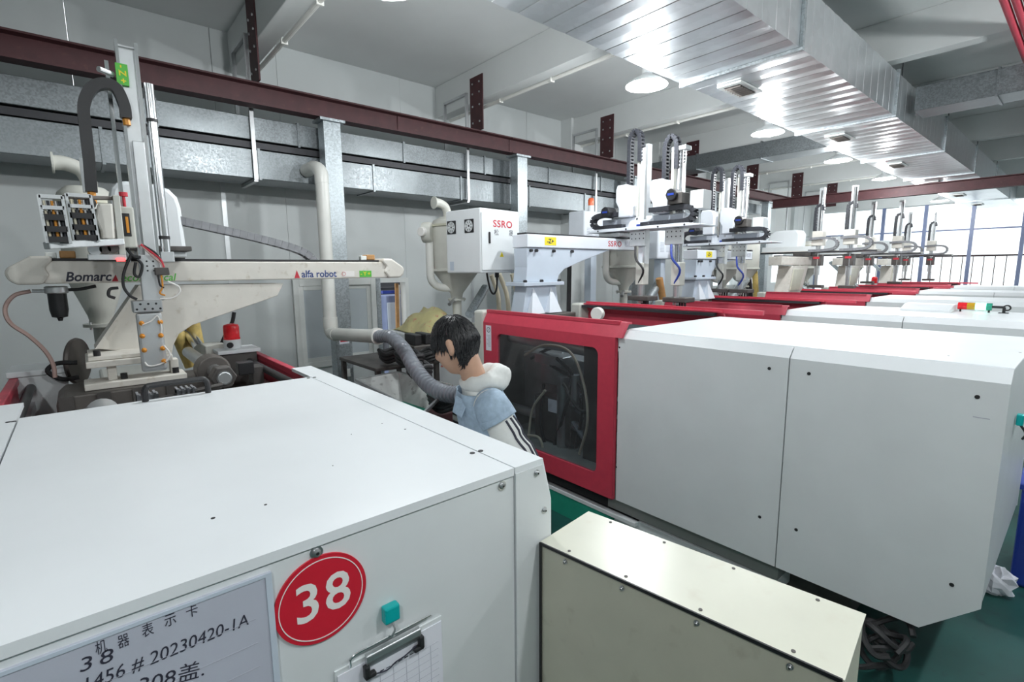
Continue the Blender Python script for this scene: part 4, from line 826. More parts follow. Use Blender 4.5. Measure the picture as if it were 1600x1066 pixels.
# ------------------------------------------------------------------ newer twin arm robots
def twin_robot(px, py, arm_x, ay0, ay1, az, dx_beam, label, m_y=(3.39, 2.94), tops=(3.37, 3.23), sign=True):
    r = root('twin_arm_robot', (px, py, 1.46), label, 'robot', None)
    y0, y1 = py-.11, py+.11; zb, zt = az-.29, az-.165
    MB().prism(1, [(px-.20, 1.74), (px-.26, 1.46), (px+.26, 1.46), (px+.20, 1.74)], y0+.02, y1-.02).build('pedestal', 'paleblue', r, bev=.006)
    for x in (px-.12, px+.12): MB().add([(x-.09, y0-.06, 1.47), (x+.09, y0-.06, 1.47), (x, y0+.02, 1.73), (x-.08, y0+.02, 1.47), (x+.08, y0+.02, 1.47)], [(0, 1, 2), (0, 2, 3), (1, 4, 2), (0, 3, 4, 1)]).build('pedestal_fin', 'cool', r)
    box('flange', 'paleblue', r, px-.28, px+.27, y0-.03, y1+.03, 1.74, 1.775, .004)
    k = zb
    MB().prism(1, [(px-.22, 1.775), (px+.22, 1.775), (px+.24, 1.84), (px+.32, 1.90), (px+.55, 1.97), (px+dx_beam-.45, zb-.005), (px-.205, zb-.005), (px-.20, 1.92)], y0+.015, y1-.015).build('bracket', 'paleblue', r, bev=.006)
    MB().box(px-.21, px+dx_beam, y0, y1, zb, zt).build('traverse_beam', 'cool', r, bev=.008); box('beam_rail', 'black', r, px-.19, px+dx_beam-.05, y0+.05, y1-.05, zt, zt+.018)
    for x, z in ((px-.16, zb-.03), (px-.09, zb-.03), (px+.15, zb-.03), (px+.42, zb-.03), (px-.24, 1.785), (px-.02, 1.785), (px+.23, 1.785)): MB().cyl((x, y0+.015, z), (x, y0-.012, z), .016, n=6).build('cap_screw', 'black', r)
    s1 = MB().box(px+.02, px+.18, y0-.002, y0, zb+.025, zt-.02).build('sticker', 'pyellow', r); text('lettering', '-Z+', .06, 'ink', (px+.10, y0-.002, (zb+zt)/2), (1, 0, 0), (0, 0, 1), s1, align='CENTER', bold=.002)
    text('lettering', 'SSRO', .085, 'pred', (px+dx_beam-.50, y0-.001, (zb+zt)/2), (1, 0, 0), (0, 0, 1), r, bold=.001, sx=1.15, spacing=1.1)
    text('lettering', '松晟', .07, 'inkgrey', (px+dx_beam-.20, y0-.001, (zb+zt)/2), (1, 0, 0), (0, 0, 1), r)
    box('beam_end', 'black', r, px+dx_beam, px+dx_beam+.05, y0+.02, y1-.02, zb, zt+.03, .006)
    # cross arm with two carriages
    x = arm_x
    box('carriage', 'alu', r, x-.12, x+.14, py-.16, py+.14, zt+.02, az-.10, .006)
    pts = [(ay0-.16, az-.09), (ay0-.16, az-.075), (ay0-.02, az-.055), (ay1, az-.055), (ay1+.10, az-.07), (ay1+.10, az-.09)]
    MB().prism(0, pts, x-.17, x+.16).build('lower_tray', 'cool', r, bev=.004)
    MB().box(x-.07, x+.09, ay0+.05, ay1-.03, az-.05, az+.055).build('cross_arm', 'cool', r, bev=.01); box('side_groove', 'greyblue', r, x-.078, x-.07, ay0+.08, ay0+.42, az-.01, az+.045); box('side_groove', 'greyblue', r, x-.078, x-.07, ay1-.30, ay1-.05, az-.01, az+.045)
    MB().box(x-.085, x-.069, (ay0+ay1)/2-.16, (ay0+ay1)/2+.16, az-.055, az+.02).build('middle_cover', 'cool', r)
    box('plug', 'blue', r, x-.14, x-.085, (ay0+ay1)/2-.12, (ay0+ay1)/2+.02, az-.055, az-.03, .006); box('plug', 'black', r, x-.13, x-.086, (ay0+ay1)/2-.2, (ay0+ay1)/2-.06, az-.04, az-.01, .006)
    for yv in (ay0, ay0+.3, ay0+.7, ay1-.05): dot(r, (x-.17, yv, az-.075), (-1, 0, 0), .01)
    def loop(ya, yb, sgn):
        xx = x-.13; z0, z1 = az-.04, az+.10
        P = [(xx, ya, z1), (xx, (ya+yb)/2, z1), (xx, yb, z1), (xx, yb+sgn*.085, z1-.02), (xx, yb+sgn*.115, (z0+z1)/2), (xx, yb+sgn*.085, z0+.02), (xx, yb, z0), (xx, (ya+yb)/2, z0), (xx, ya-sgn*.1, z0)]
        MB().chain(P, .075, .05, (1, 0, 0), .04).build('drag_chain', 'chain', r)
    loop(ay1-.28, ay1-.06, 1); loop(ay0+.42, ay0+.03, -1)
    for k, (my, tz) in enumerate(zip(m_y, tops)):
        zc = az+.06
        # carriage head
        hp = [(my+.03, zc), (my+.03, zc+.26), (my+.06, zc+.33), (my+.10, zc+.35), (my+.22, zc+.35), (my+.24, zc+.30), (my+.24, zc+.17), (my+.20, zc+.10), (my+.20, zc)]
        MB().prism(0, hp, x-.13, x+.10).build('head_cover', 'cool', r, bev=.012)
        yy = my+.30 if k == 0 else my-.08; zm = zc+.06 if k == 0 else zc+.16
        o = MB().cyl((x-.10, yy, zm), (x-.24, yy, zm), .062, n=8).build('servo_motor', 'black', r, bev=.008)
        MB().box(x-.10, x-.02, my+.0, yy+.04 if k == 0 else my+.05, zm-.05, zm+.05).build('motor_mount', 'alu', r); box('motor_mark', 'blue', o, x-.243, x-.24, yy-.035, yy+.035, zm-.008, zm+.012)
        # mast
        if k == 0:
            MB().box(x-.06, x+.02, my-.09, my-.03, 1.95, tz-.20).build('mast', 'cool', r, bev=.004); MB().box(x-.075, x+.0, my-.13, my-.10, 1.95, tz-.17).build('mast_rail', 'alu', r); MB().box(x-.07, x-.02, my-.02, my+.0, az, tz-.22).build('mast_rail', 'orange' if 0 else 'tan', r)
        else:
            for d_, w_ in ((-.04, .03), (-.09, .03)): MB().cyl((x-.04, my+d_, 1.95), (x-.04, my+d_, tz-.14), w_*.8, n=14).build('guide_tube', 'bright', r, smooth_=True)
            box('mast_plate', 'tan', r, x-.07, x+.02, my-.0, my+.03, az, tz-.16); box('mast_cap', 'alu', r, x-.08, x+.03, my-.13, my+.03, tz-.165, tz-.12, .006)
            for q in range(4): dot(r, (x-.08, my-.12, tz-.20-.03*q), (-1, 0, 0), .008)
            box('valve_bank', 'iron', r, x-.20, x-.05, my-.18, my-.02, az+.13, az+.24, .006); box('side_box', 'panel', r, x-.12, x+.04, my-.36, my-.22, az+.07, az+.25, .008)
        P = [(x-.06, my+.10, az+.38), (x-.06, my+.10, tz-.12), (x-.06, my+.08, tz-.05), (x-.06, my+.04, tz-.01), (x-.06, my+.0, tz-.03), (x-.06, my-.03, tz-.10), (x-.06, my-.035, tz-.34)]
        MB().chain(P, .07, .045, (1, 0, 0), .035).build('mast_chain', 'chain', r)
        # lower mast and wrist
        box('lower_plate', 'alu', r, x-.10, x-.06, my-.14, my+.06, az-.26, az-.10, .004)
        for q in range(8): dot(r, (x-.10, my-.12+.05*(q % 4), az-.13-.05*(q//4)), (-1, 0, 0), .007)
        box('wrist_block', 'tan', r, x-.09, x+.02, my-.12, my-.02, 1.72, 1.96, .008); MB().cyl((x-.06, my-.07, 1.52), (x-.06, my-.07, 1.72), .03, n=12).build('wrist_cylinder', 'steel', r, smooth_=True); box('gripper', 'iron', r, x-.14, x+.06, my-.22, my+.04, 1.55, 1.60, .008)
        for q in range(4): MB().cyl((x-.10+.05*q, my-.2+.06*q, 1.50), (x-.10+.05*q, my-.2+.06*q, 1.55), .012, n=8).build('suction_cup', 'black', r)
        MB().tube(smooth([(x-.10, my-.02, az-.26), (x-.14, my-.06, az-.40), (x-.10, my-.13, az-.52), (x-.08, my-.06, az-.66)], 5), .012, 6).build('air_hose', 'black' if k == 0 else 'blue', r, smooth_=True)
    return r
twin_robot(3.49, 3.70, 4.75, 2.72, 3.86, 2.40, 1.50, 'pale blue twin arm robot on the red door machine', m_y=(3.36, 2.92))
twin_robot(6.62, 3.70, 7.05, 2.98, 4.08, 2.31, 1.45, 'pale blue twin arm robot second along the row', m_y=(3.62, 3.33), tops=(3.30, 3.28))
def control_cabinet(x, y, z, w, h, label, beacon=True):
    r = root('robot_controller', (x, y, z-1.2), label, 'cabinet', 'white robot control boxes')
    b = MB().box(x-w/2, x+w/2, y, y+.3, z, z+h).build('case', 'cool', r, bev=.02)
    for c in range(3):
        for k in range(7): box('vent_slot', 'greyblue', b, x-w/2+.06+c*w*.3, x-w/2+.04+c*w*.3+w*.22, y-.002, y+.001, z+h*.25+.022*k, z+h*.25+.008+.022*k)
    box('stand', 'paleblue', r, x-.06, x+.06, y+.08, y+.2, z-1.2, z)
    if beacon: MB().cyl((x-.05, y+.1, z+h), (x-.05, y+.1, z+h+.09), .045, n=16).build('beacon_base', 'white', r, smooth_=True); MB().lathe([(.043, .09), (.045, .16), (.035, .19), (.012, .20)], (x-.05, y+.1, z+h), n=16).build('beacon_lens', 'obeacon', r, smooth_=True)
p = W(935, 360, 1, 4.75); control_cabinet(p.x, 4.75, p.z-.24, .62, .50, 'white robot control box with orange beacon behind the twin arms')
p = W(1063, 400, 1, 4.35); control_cabinet(p.x-.35, 4.35, p.z-.05, .55, .42, 'white vented box between the two twin arm robots', False)
p = W(975, 430, 1, 4.1); hopper((p.x, 4.1, 2.02), 'pale hopper dryer below the second pair of masts', s=1.25, elbow=False)
p = W(1130, 420, 1, 4.2); hopper((p.x, 4.2, 1.98), 'pale hopper dryer beside the amber pipe of the third machine', s=1.2, elbow=False)
# conveying tubes and struts
def strut(a, b, r, m, label, cat='tube', name='conveying_tube'): return tag(MB().cyl(a, b, r, n=16).build(name, m, None, smooth_=True), label, cat)
def strut2(u0, v0, y0, u1, v1, y1, r, m, label, name='conveying_tube'): return strut(W(u0, v0, 1, y0), W(u1, v1, 1, y1), r, m, label, 'tube', name)
strut2(733, 492, 4.15, 758, 450, 4.35, .045, 'galvcol', 'grey steel suction lance below the white dryer box'); strut2(1008, 478, 3.95, 1030, 440, 4.1, .06, 'galvcol', 'grey suction lance leaning under the second masts'); strut2(1140, 470, 3.9, 1165, 438, 4.1, .07, 'galvcol', 'grey suction lance leaning under the third robot')
strut2(1037, 476, 4.0, 1030, 435, 4.0, .05, 'wood', 'brown board edge behind the second robot wrists', 'upright_board'); strut2(1182, 472, 4.1, 1178, 405, 4.1, .05, 'yellow', 'amber reinforced hose standing right of the third masts', 'reinforced_hose'); strut2(1172, 472, 4.4, 1168, 420, 4.4, .06, 'black', 'thick black hose left of the amber hose', 'black_hose')
for k, (u0, v0, u1, v1) in enumerate(((780, 490, 768, 430), (795, 490, 780, 428), (806, 490, 800, 428))): tag(MB().tube(smooth([W(u0, v0, 1, 4.4), W((u0+u1)/2+4, (v0+v1)/2, 1, 4.4), W(u1, v1, 1, 4.4)], 5), .026, 10).build('feed_hose', 'clear', None, smooth_=True), ['pale feed hose nearest the steel lance under the dryer box', 'middle pale feed hose under the dryer box', 'pale feed hose closest to the blue robot pedestal'][k], 'hose', 'pale feed hoses')
for k, (u0, v0, u1, v1) in enumerate(((300, 572, 270, 505), (312, 560, 300, 500))):
    tag(MB().cyl(W(u0, v0, 1, 4.1), W(u1, v1, 1, 4.1), .045, n=14).build('reinforced_hose', 'yellow', None, smooth_=True), ['amber braided hose left under the near robot gusset', 'amber braided hose right under the near robot gusset'][k], 'hose', 'amber hoses')
strut2(312, 545, 3.9, 283, 502, 4.3, .035, 'bright', 'clear suction tube under the near robot gusset')
_a, _b = W(887, 480, 1, 4.6), W(890, 400, 1, 4.6); strut((_a.x, 4.6, 0), (_b.x, 4.6, _b.z), .03, 'black', 'black cable bundle rising left of the second hopper', 'cable', 'cable_bundle')
# ------------------------------------------------------------------ older single beam robots further along
def old_robot(px, py, label, lab):
    r = root('sprue_robot', (px, py, 1.40), label, 'robot', None)
    MB().prism(1, [(px-.45, 1.40), (px+.15, 1.40), (px+.42, 1.92), (px-.30, 1.92), (px-.38, 1.60)], py-.12, py+.12).build('pedestal', 'cream', r, bev=.006)
    MB().prism(1, [(px-.36, 1.50), (px+.02, 1.50), (px+.20, 1.86), (px-.26, 1.86)], py-.135, py-.12).build('pedestal_panel', 'beige', r)
    box('foot_plate', 'cream', r, px-.50, px+.20, py-.16, py+.16, 1.36, 1.40, .004)
    MB().box(px-.75, px+1.2, py-.11, py+.11, 1.93, 2.08).build('traverse_beam', 'cream', r, bev=.012); box('beam_rail', 'black', r, px-.7, px+1.15, py-.05, py+.05, 2.08, 2.10)
    ax = px+.55; az = 2.24
    box('carriage', 'iron', r, ax-.15, ax+.15, py-.15, py+.15, 2.10, az-.08, .006)
    box('arm_tray', 'cream', r, ax-.12, ax+.12, py-1.15, py+.75, az-.09, az-.05, .006); box('tray_edge', 'darkgap', r, ax-.14, ax-.12, py-1.15, py+.75, az-.09, az-.06); MB().box(ax-.08, ax+.08, py-.2, py+.75, az-.05, az+.04).build('cross_arm', 'panel', r, bev=.01)
    bpts = [(py+.15, az), (py+.15, az+.28), (py+.20, az+.36), (py+.60, az+.36), (py+.70, az+.28), (py+.78, az)]
    MB().prism(0, bpts, ax+.1, ax+.45).build('control_cover', 'white', r, bev=.03)
    for k, yv in enumerate((py-.35, py-.85)):
        P = [(ax-.12, yv+.25, az+.16), (ax-.12, yv, az+.17), (ax-.12, yv-.16, az+.14), (ax-.12, yv-.21, az+.06), (ax-.12, yv-.16, az-.02), (ax-.12, yv, az-.045), (ax-.12, yv+.25, az-.05)]
        MB().chain(P, .07, .045, (1, 0, 0), .05).build('drag_chain', 'gchain', r)
        ym = yv+.12
        MB().box(ax-.05, ax+.01, ym-.04, ym+.04, 1.75, 3.30-.02*k).build('mast', 'alu', r); MB().cyl((ax-.07, ym-.02, 1.9), (ax-.07, ym-.02, 3.25), .022, n=10).build('mast_rail', 'bright', r, smooth_=True)
        MB().chain([(ax-.06, ym+.07, az+.1), (ax-.06, ym+.07, 2.85), (ax-.06, ym+.05, 2.98), (ax-.06, ym-.03, 3.0), (ax-.06, ym-.05, 2.9)], .06, .045, (1, 0, 0), .05).build('mast_chain', 'chain', r)
        box('drive_head', 'cream', r, ax-.1, ax+.08, ym-.08, ym+.1, az+.04, az+.30, .01)
        box('wrist_block', 'iron', r, ax-.09, ax+.05, ym-.08, ym+.08, 1.92, 2.12, .008); box('wrist_mark', 'pred', r, ax-.10, ax-.09, ym-.05, ym+.05, 2.04, 2.08); MB().cyl((ax-.03, ym, 1.55), (ax-.03, ym, 1.92), .03, n=10).build('wrist_cylinder', 'steel', r, smooth_=True); box('gripper', 'iron', r, ax-.1, ax+.05, ym-.12, ym+.12, 1.52, 1.57, .006)
    return r
ol = ['cream robot with paired drag chain loops, first beyond the blue robots', 'cream robot with paired drag chain loops, second beyond the blue robots', 'cream robot with paired drag chain loops, furthest by the windows']
o1 = old_robot(9.75, 3.62, ol[0], None)
for k, (x, y) in enumerate(((12.9, 3.62), (16.2, 3.62))): o = copy_tree(o1); o.location.x, o.location.y = x, y; o['label'] = ol[k+1]
for k, x in enumerate((9.25, 12.2, 15.4)):
    hopper((x, 4.25, 1.98), ['beige hopper dryer left of the first cream robot', 'beige hopper dryer left of the second cream robot', 'beige hopper dryer left of the furthest cream robot'][k], s=1.1, elbow=False)
    q = MB().cyl((x+.75, 3.4, 1.42), (x+1.05, 4.1, 2.0), .04, n=12); tag(q.build('conveying_tube', 'galvcol', None, smooth_=True), ['slanted grey suction lance under the first cream robot', 'slanted grey suction lance under the second cream robot', 'slanted grey suction lance under the furthest cream robot'][k], 'tube')
fb = root('warning_beacon', (13.6, 3.3, 1.44), 'small red beacon far along the row under the cream robots', 'light')
MB().cyl((13.6, 3.3, 1.44), (13.6, 3.3, 1.52), .06, n=16).build('base', 'panel', fb); MB().lathe([(.06, 0), (.06, .12), (.03, .15)], (13.6, 3.3, 1.52), n=16).build('lens', 'beacon', fb, smooth_=True)
# ------------------------------------------------------------------ white pipe, hose, granulator and clutter in the aisle
pp = root('exhaust_pipe', (2.0, 5.2, 1.2), 'white plastic pipe dropping from the wall duct to a grey hose', 'pipe')
a = W(497, 268, 1, 5.52); b = W(505, 285, 1, 5.2); c = W(514, 500, 1, 5.2); PX = (b.x+c.x)/2
MB().tube(smooth([(PX-.02, 5.56, a.z), (PX-.01, 5.35, a.z+.0), (PX, 5.22, a.z-.06), (PX, 5.2, a.z-.18)], 6), .068, 18).build('elbow', 'pvc', pp, smooth_=True)
MB().cyl((PX, 5.2, a.z-.17), (PX, 5.2, 1.36), .065, n=24).build('vertical_run', 'pvc', pp, smooth_=True); MB().cyl((PX, 5.2, 1.32), (PX, 5.2, 1.42), .074, n=24).build('coupling', 'pvc', pp, smooth_=True)
he = W(592, 526, 0, PX+.02)
MB().tube(smooth([(PX, 5.2, 1.34), (PX, 5.19, 1.28), (PX, 5.13, 1.255), (PX, 5.05, 1.255)], 6), .070, 18).build('elbow', 'pvc', pp, smooth_=True); MB().cyl((PX, 5.08, 1.255), (he.x, he.y, he.z), .063, n=24).build('horizontal_run', 'pvc', pp, smooth_=True)
MB().lathe([(.06, 0), (.074, 0), (.074, .06), (.06, .06)], he, (0, 1, 0), 24).build('coupling', 'pvc', pp, smooth_=True)
FH = [he, W(610, 527, 0, he.x-.03), W(630, 545, 0, he.x-.10), W(648, 575, 0, he.x-.18), W(668, 600, 0, he.x-.22), W(692, 614, 0, he.x-.22), W(720, 618, 0, he.x-.2)]
fp_ = smooth(FH, 30); rr = [.057 if i % 6 < 3 else .045 for i in range(len(fp_))]
tag(MB().tube(fp_, rr, 18).build('flexible_hose', 'ghose', None, smooth_=True, ang=45), 'ribbed grey flexible hose curving down behind the worker', 'hose')
gr = root('granulator', (1.75, 3.3, 0), 'open steel granulator hopper between the two machines', 'hopper')
t = [W(u, v, 2, 1.05) for u, v in ((556, 594), (622, 582), (706, 603), (660, 648))]; ctr = sum(t, Vector())/4
low = [Vector((ctr.x+(p.x-ctr.x)*.45, ctr.y+(p.y-ctr.y)*.45, .86)) for p in t]; th = [Vector((ctr.x+(p.x-ctr.x)*.96, ctr.y+(p.y-ctr.y)*.96, 1.05)) for p in t]; lo2 = [p+Vector((0, 0, .015)) for p in low]
v = t+low+th+lo2; f = []
for i in range(4): j = (i+1) % 4; f += [[i, j, 4+j, 4+i], [8+i, 12+i, 12+j, 8+j], [i, 8+i, 8+j, j]]
MB().add(v, f).build('hopper', 'hopper', gr); MB().add(lo2, [(0, 1, 2, 3)]).build('cutter_flap', 'green', gr)
MB().box(ctr.x-.25, ctr.x+.25, ctr.y-.25, ctr.y+.25, .15, .86).build('housing', 'beam', gr, bev=.01)
for x in (-.2, .2):
    for y in (-.2, .2): MB().cyl((ctr.x+x, ctr.y+y, 0), (ctr.x+x, ctr.y+y, .16), .03, n=10).build('foot', 'iron', gr)
for i in range(4): MB().bar(t[i], t[(i+1) % 4], .015, .02).build('rim', 'steel', gr)
for k, (u, v, rad) in enumerate(((612, 560, .085), (640, 566, .09), (668, 560, .085), (655, 584, .07), (694, 634, .08))):
    c = W(u, v, 2, 1.12 if k < 4 else .95); P = []
    for q in range(3):
        P += [(c.x+rad*(1+.08*q)*math.cos(a), c.y+rad*1.5*(1+.05*q)*math.sin(a), c.z+.03*q+.015*math.sin(3*a)) for a in [j*math.pi/6+.3*k for j in range(12)]]
    tag(MB().tube(smooth(P, 3), .018, 8).build('hose_coil', 'rubber', None, smooth_=True), ['coiled black hose nearest the grey post', 'coiled black hose in the middle of the clutter', 'coiled black hose close to the worker head', 'coiled black hose lowest behind the granulator', 'coiled black hose in front of the worker chest'][k], 'hose', 'coiled black hoses')
wt = root('work_table', (1.95, 3.9, 0), 'dark work table buried under black hoses behind the worker', 'table')
box('top', 'iron', wt, 1.85, 2.5, 3.95, 4.75, 1.04, 1.07, .004)
for x in (1.88, 2.47):
    for y in (3.98, 4.72): box('leg', 'iron', wt, x-.02, x+.02, y-.02, y+.02, 0, 1.04)
p = W(605, 545, 1, 4.3); tag(MB().cyl((p.x, 4.32, 1.07), (p.x, 4.32, 1.34), .028, n=14).build('grey_post', 'ghose', None, smooth_=True), 'short grey post standing under the flexible hose', 'post')
vb = root('valve_block', (2.36, 4.1, 1.07), 'dark hydraulic valve block with hose fittings near the worker head', 'valve')
box('block', 'iron', vb, 2.24, 2.48, 3.97, 4.22, 1.07, 1.22, .01); box('solenoid', 'black', vb, 2.26, 2.33, 3.99, 4.19, 1.22, 1.32, .01); box('solenoid', 'black', vb, 2.37, 2.44, 3.99, 4.19, 1.22, 1.32, .01)
for k in range(5): MB().cyl((2.26+.05*k, 3.97, 1.12), (2.26+.05*k, 3.91, 1.12), .014, n=6).build('fitting', 'steel', vb)
# crumpled sack
sk = MB(); N = 16; a = random.Random(3); V = []; 
for i in range(N+1):
    for j in range(N+1):
        u, w = i/N, j/N; e = min(u, 1-u, w, 1-w)
        V.append((2.76+.40*u+.02*math.sin(9*w), 4.62+.78*w+.02*math.sin(7*u), 1.212+min(1, e*6)*(.05+.30*u*(1-abs(2*w-1)*.4)+.022*math.sin(11*u+5*w)+.018*math.sin(13*w-4*u))))
Q = [[i*(N+1)+j, (i+1)*(N+1)+j, (i+1)*(N+1)+j+1, i*(N+1)+j+1] for i in range(N) for j in range(N)]
n0 = len(V); V += [(x, y, 1.206) for x, y, z in V]; Q += [[n0+q for q in f_[::-1]] for f_ in Q]
tag(sk.add(V, Q).build('printed_sack', 'sack', None, smooth_=True, ang=180), 'crumpled yellow sack with red print lying on the injection unit cover behind the worker', 'sack')
# clutter around the legs at lower right
cc_ = MB(); 
for k in range(6):
    c = W(1365+8*(k % 3), 985+12*(k//2), 2, .25); P = [(c.x+.1*math.cos(a+k)+.02*k, c.y+.08*math.sin(a*1.0+k), .12+.03*k+.03*math.sin(2*a)) for a in [j*.6 for j in range(11)]]
    tag(MB().tube(smooth(P, 4), .013, 6).build('cable_loop', 'rubber', None, smooth_=True), ['tangled dark cable loop topmost under the red door machine', 'dark brown cable loop under the red door machine', 'black cable loop hanging in the tangle by the beige cabinet', 'brown cable loop low in the tangle', 'black cable loop lowest in the tangle', 'brown cable loop nearest the floor'][k], 'cable', 'tangled cables')
bn = root('blue_bin', (5.2, .15, 0), 'dark blue plastic bin at the right edge of the picture', 'bin')
p = W(1598, 800, 2, .5); x, y = p.x+.3, p.y-.1
MB().prism(2, [(x-.2, y-.25), (x+.3, y-.25), (x+.3, y+.12), (x-.2, y+.12)], .0, .62).build('body', 'blue', bn, bev=.02); MB().box(x-.22, x+.32, y-.27, y+.14, .60, .64).build('rim', 'blue', bn, bev=.008)
p = W(1552, 915, 2, .05); V = []; 
V = []; rgb = random.Random(5)
sv_ = [(0, 0, 1)]; nf = []
for i in range(1, 9):
    for j in range(14): a_, b_ = math.pi*i/9, 2*math.pi*j/14; w_ = 1+rgb.uniform(-.28, .28); sv_.append((math.sin(a_)*math.cos(b_)*w_, math.sin(a_)*math.sin(b_)*w_, math.cos(a_)*w_))
sv_.append((0, 0, -1)); nf += [[0, 1+j, 1+(j+1) % 14] for j in range(14)]+[[1+i*14+j, 1+(i+1)*14+j, 1+(i+1)*14+(j+1) % 14, 1+i*14+(j+1) % 14] for i in range(7) for j in range(14)]+[[99+j, 113, 99+(j+1) % 14] for j in range(14)]
tag(MB().add([(p.x+.05*x, p.y+.09*y, max(0, .08+.09*z)) for x, y, z in sv_], nf).build('plastic_bag', 'paper', None), 'crumpled white plastic scrap on the green floor', 'bag')
hk = W(1588, 655, 1, .176); mhk = root('magnet_hook', hk, 'teal magnetic hook on the end of the red door machine', 'hook')
box('magnet', 'teal', mhk, hk.x-.02, hk.x+.02, .152, .176, hk.z-.025, hk.z+.025, .005); MB().tube(smooth([(hk.x, .16, hk.z-.025), (hk.x, .14, hk.z-.06), (hk.x+.02, .15, hk.z-.09)], 4), .005, 6).build('hook', 'black', mhk, smooth_=True)
# ------------------------------------------------------------------ the worker
RH = Vector((RT.x, RT.y, 0)).normalized(); FH_ = Vector((FW.x, FW.y, 0)).normalized(); ZU = Vector((0, 0, 1))
th = math.radians(-12); bf = (-RH*math.cos(th)+FH_*math.sin(th)).normalized(); bl = ZU.cross(bf)
SH = WD(747, 601, 2.25); z0 = SH.z
def BP(f, l, z): return Vector((SH.x, SH.y, 0))+bf*f+bl*l+ZU*z
HC = WD(713, 540, 2.2)
ty, tp = math.radians(22), math.radians(22)
hf0 = (-RH*math.cos(ty)+FH_*math.sin(ty)).normalized(); hf = (hf0*math.cos(tp)-ZU*math.sin(tp)).normalized(); hl = ZU.cross(hf0).normalized(); hu = hf.cross(hl)
def HP(x, y, z): return HC+(hl*x+hf*y+hu*z)*1.03     # x left, y forward, z up
def head_pt(d):
    x, y, z = d
    px, py, pz = x*.076, y*.097, z*.118
    if z < 0:
        t = -z; px *= 1-.30*t*t; py = py*(1-.18*t)+.022*t*(1 if y > -.2 else .2)
        if y < 0: py *= 1-.35*t
    if z < -.1 and y > 0: py += .006*(1-abs(x))
    g = math.exp(-((x/.16)**2+((z+.12)/.20)**2)) if y > 0 else 0; py += .024*g*max(0, y)
    g = math.exp(-(((abs(x)-.42)/.16)**2+((z-.10)/.10)**2)) if y > 0 else 0; py -= .009*g
    g = math.exp(-((x/.30)**2+((z+.52)/.07)**2)) if y > 0 else 0; py += .006*g
    g = math.exp(-((x/.25)**2+((z+.86)/.12)**2)) if y > 0 else 0; py += .008*g
    return px, py, pz
def sphere(n, m):
    v = [(0, 0, 1)]; f = []
    for i in range(1, n):
        a = math.pi*i/n; v += [(math.sin(a)*math.sin(b), math.sin(a)*math.cos(b), math.cos(a)) for b in [2*math.pi*j/m for j in range(m)]]
    v.append((0, 0, -1))
    f += [[0, 1+(j+1) % m, 1+j][::-1] for j in range(m)]
    for i in range(n-2): f += [[1+i*m+j, 1+(i+1)*m+j, 1+(i+1)*m+(j+1) % m, 1+i*m+(j+1) % m][::-1] for j in range(m)]
    k = 1+(n-2)*m; f += [[k+j, k+(j+1) % m, len(v)-1][::-1] for j in range(m)]
    return v, f
person = root('person', (SH.x, SH.y, 0), 'young worker in pale denim vest over white striped hoodie, head bowed in the aisle', 'person')
bd_ = MB()
sv, sf = sphere(40, 56); bd_.add([HP(*head_pt(d)) for d in sv], sf)
def loft(mb, rings, n=28):
    """rings: centre, axis a, axis b, ra, rb"""
    v = []; f = []
    for c, a, b, ra, rb in rings: v += [c+a*(ra*math.cos(t))+b*(rb*math.sin(t)) for t in [2*math.pi*i/n for i in range(n)]]
    for k in range(len(rings)-1): f += [[k*n+i, k*n+(i+1) % n, (k+1)*n+(i+1) % n, (k+1)*n+i] for i in range(n)]
    f += [list(range(n))[::-1], list(range((len(rings)-1)*n, len(rings)*n))]
    return mb.add(v, f)
nb = BP(0, 0, z0-.02)
bd_.tube([nb-ZU*.05, nb.lerp(HP(0, -.03, -.06), .5), HP(0, -.025, -.05), HP(0, -.01, .02)], [.066, .054, .054, .058], 20)
for s in (1, -1):
    e = [(s*.074, -.012, .02), (s*.084, -.020, .018), (s*.086, -.020, -.012), (s*.080, -.012, -.028), (s*.073, -.006, -.030)]
    bd_.tube(smooth([HP(*q) for q in e], 4), [.013, .013, .014, .016, .017, .017, .016, .016, .015, .015, .014, .013, .012, .011, .010, .009, .008][:17], 10, side=hf)
TR = [(-.10, .86, .10, .155), (-.10, .95, .105, .15), (-.085, 1.06, .10, .14), (-.05, z0-.20, .105, .155), (-.02, z0-.10, .09, .17), (-.005, z0-.04, .06, .12), (0, z0, .05, .06)]
loft(bd_, [(BP(f, 0, z), bf, bl, a, b) for f, z, a, b in TR])
def arm(s):
    sh = BP(-.035, s*.165, z0-.068); el = BP(-.17, s*.25, z0-.33); wr = BP(.06, s*.17, z0-.43); return sh, el, wr
def hand(mb, wr, d, side, up):
    d = d.normalized(); side = (side-d*side.dot(d)).normalized(); up = side.cross(d)
    if up.z < 0: up = -up
    loft(mb, [(wr+d*t, side, up, a, b) for t, a, b in ((0, .028, .022), (.03, .036, .017), (.07, .042, .016), (.095, .040, .013))], 14)
    for k, L in enumerate((.070, .080, .075, .058)):
        o = wr+d*.085+side*(-.030+.020*k); mb.tube([o, o+d*L*.45-up*.006, o+d*L*.75-up*.022, o+d*L*.9-up*.042], [.0095, .009, .008, .007], 8)
    o = wr+d*.03-side*.036; mb.tube([o, o+d*.03-side*.022-up*.008, o+d*.058-side*.026-up*.018], [.012, .011, .009], 8)
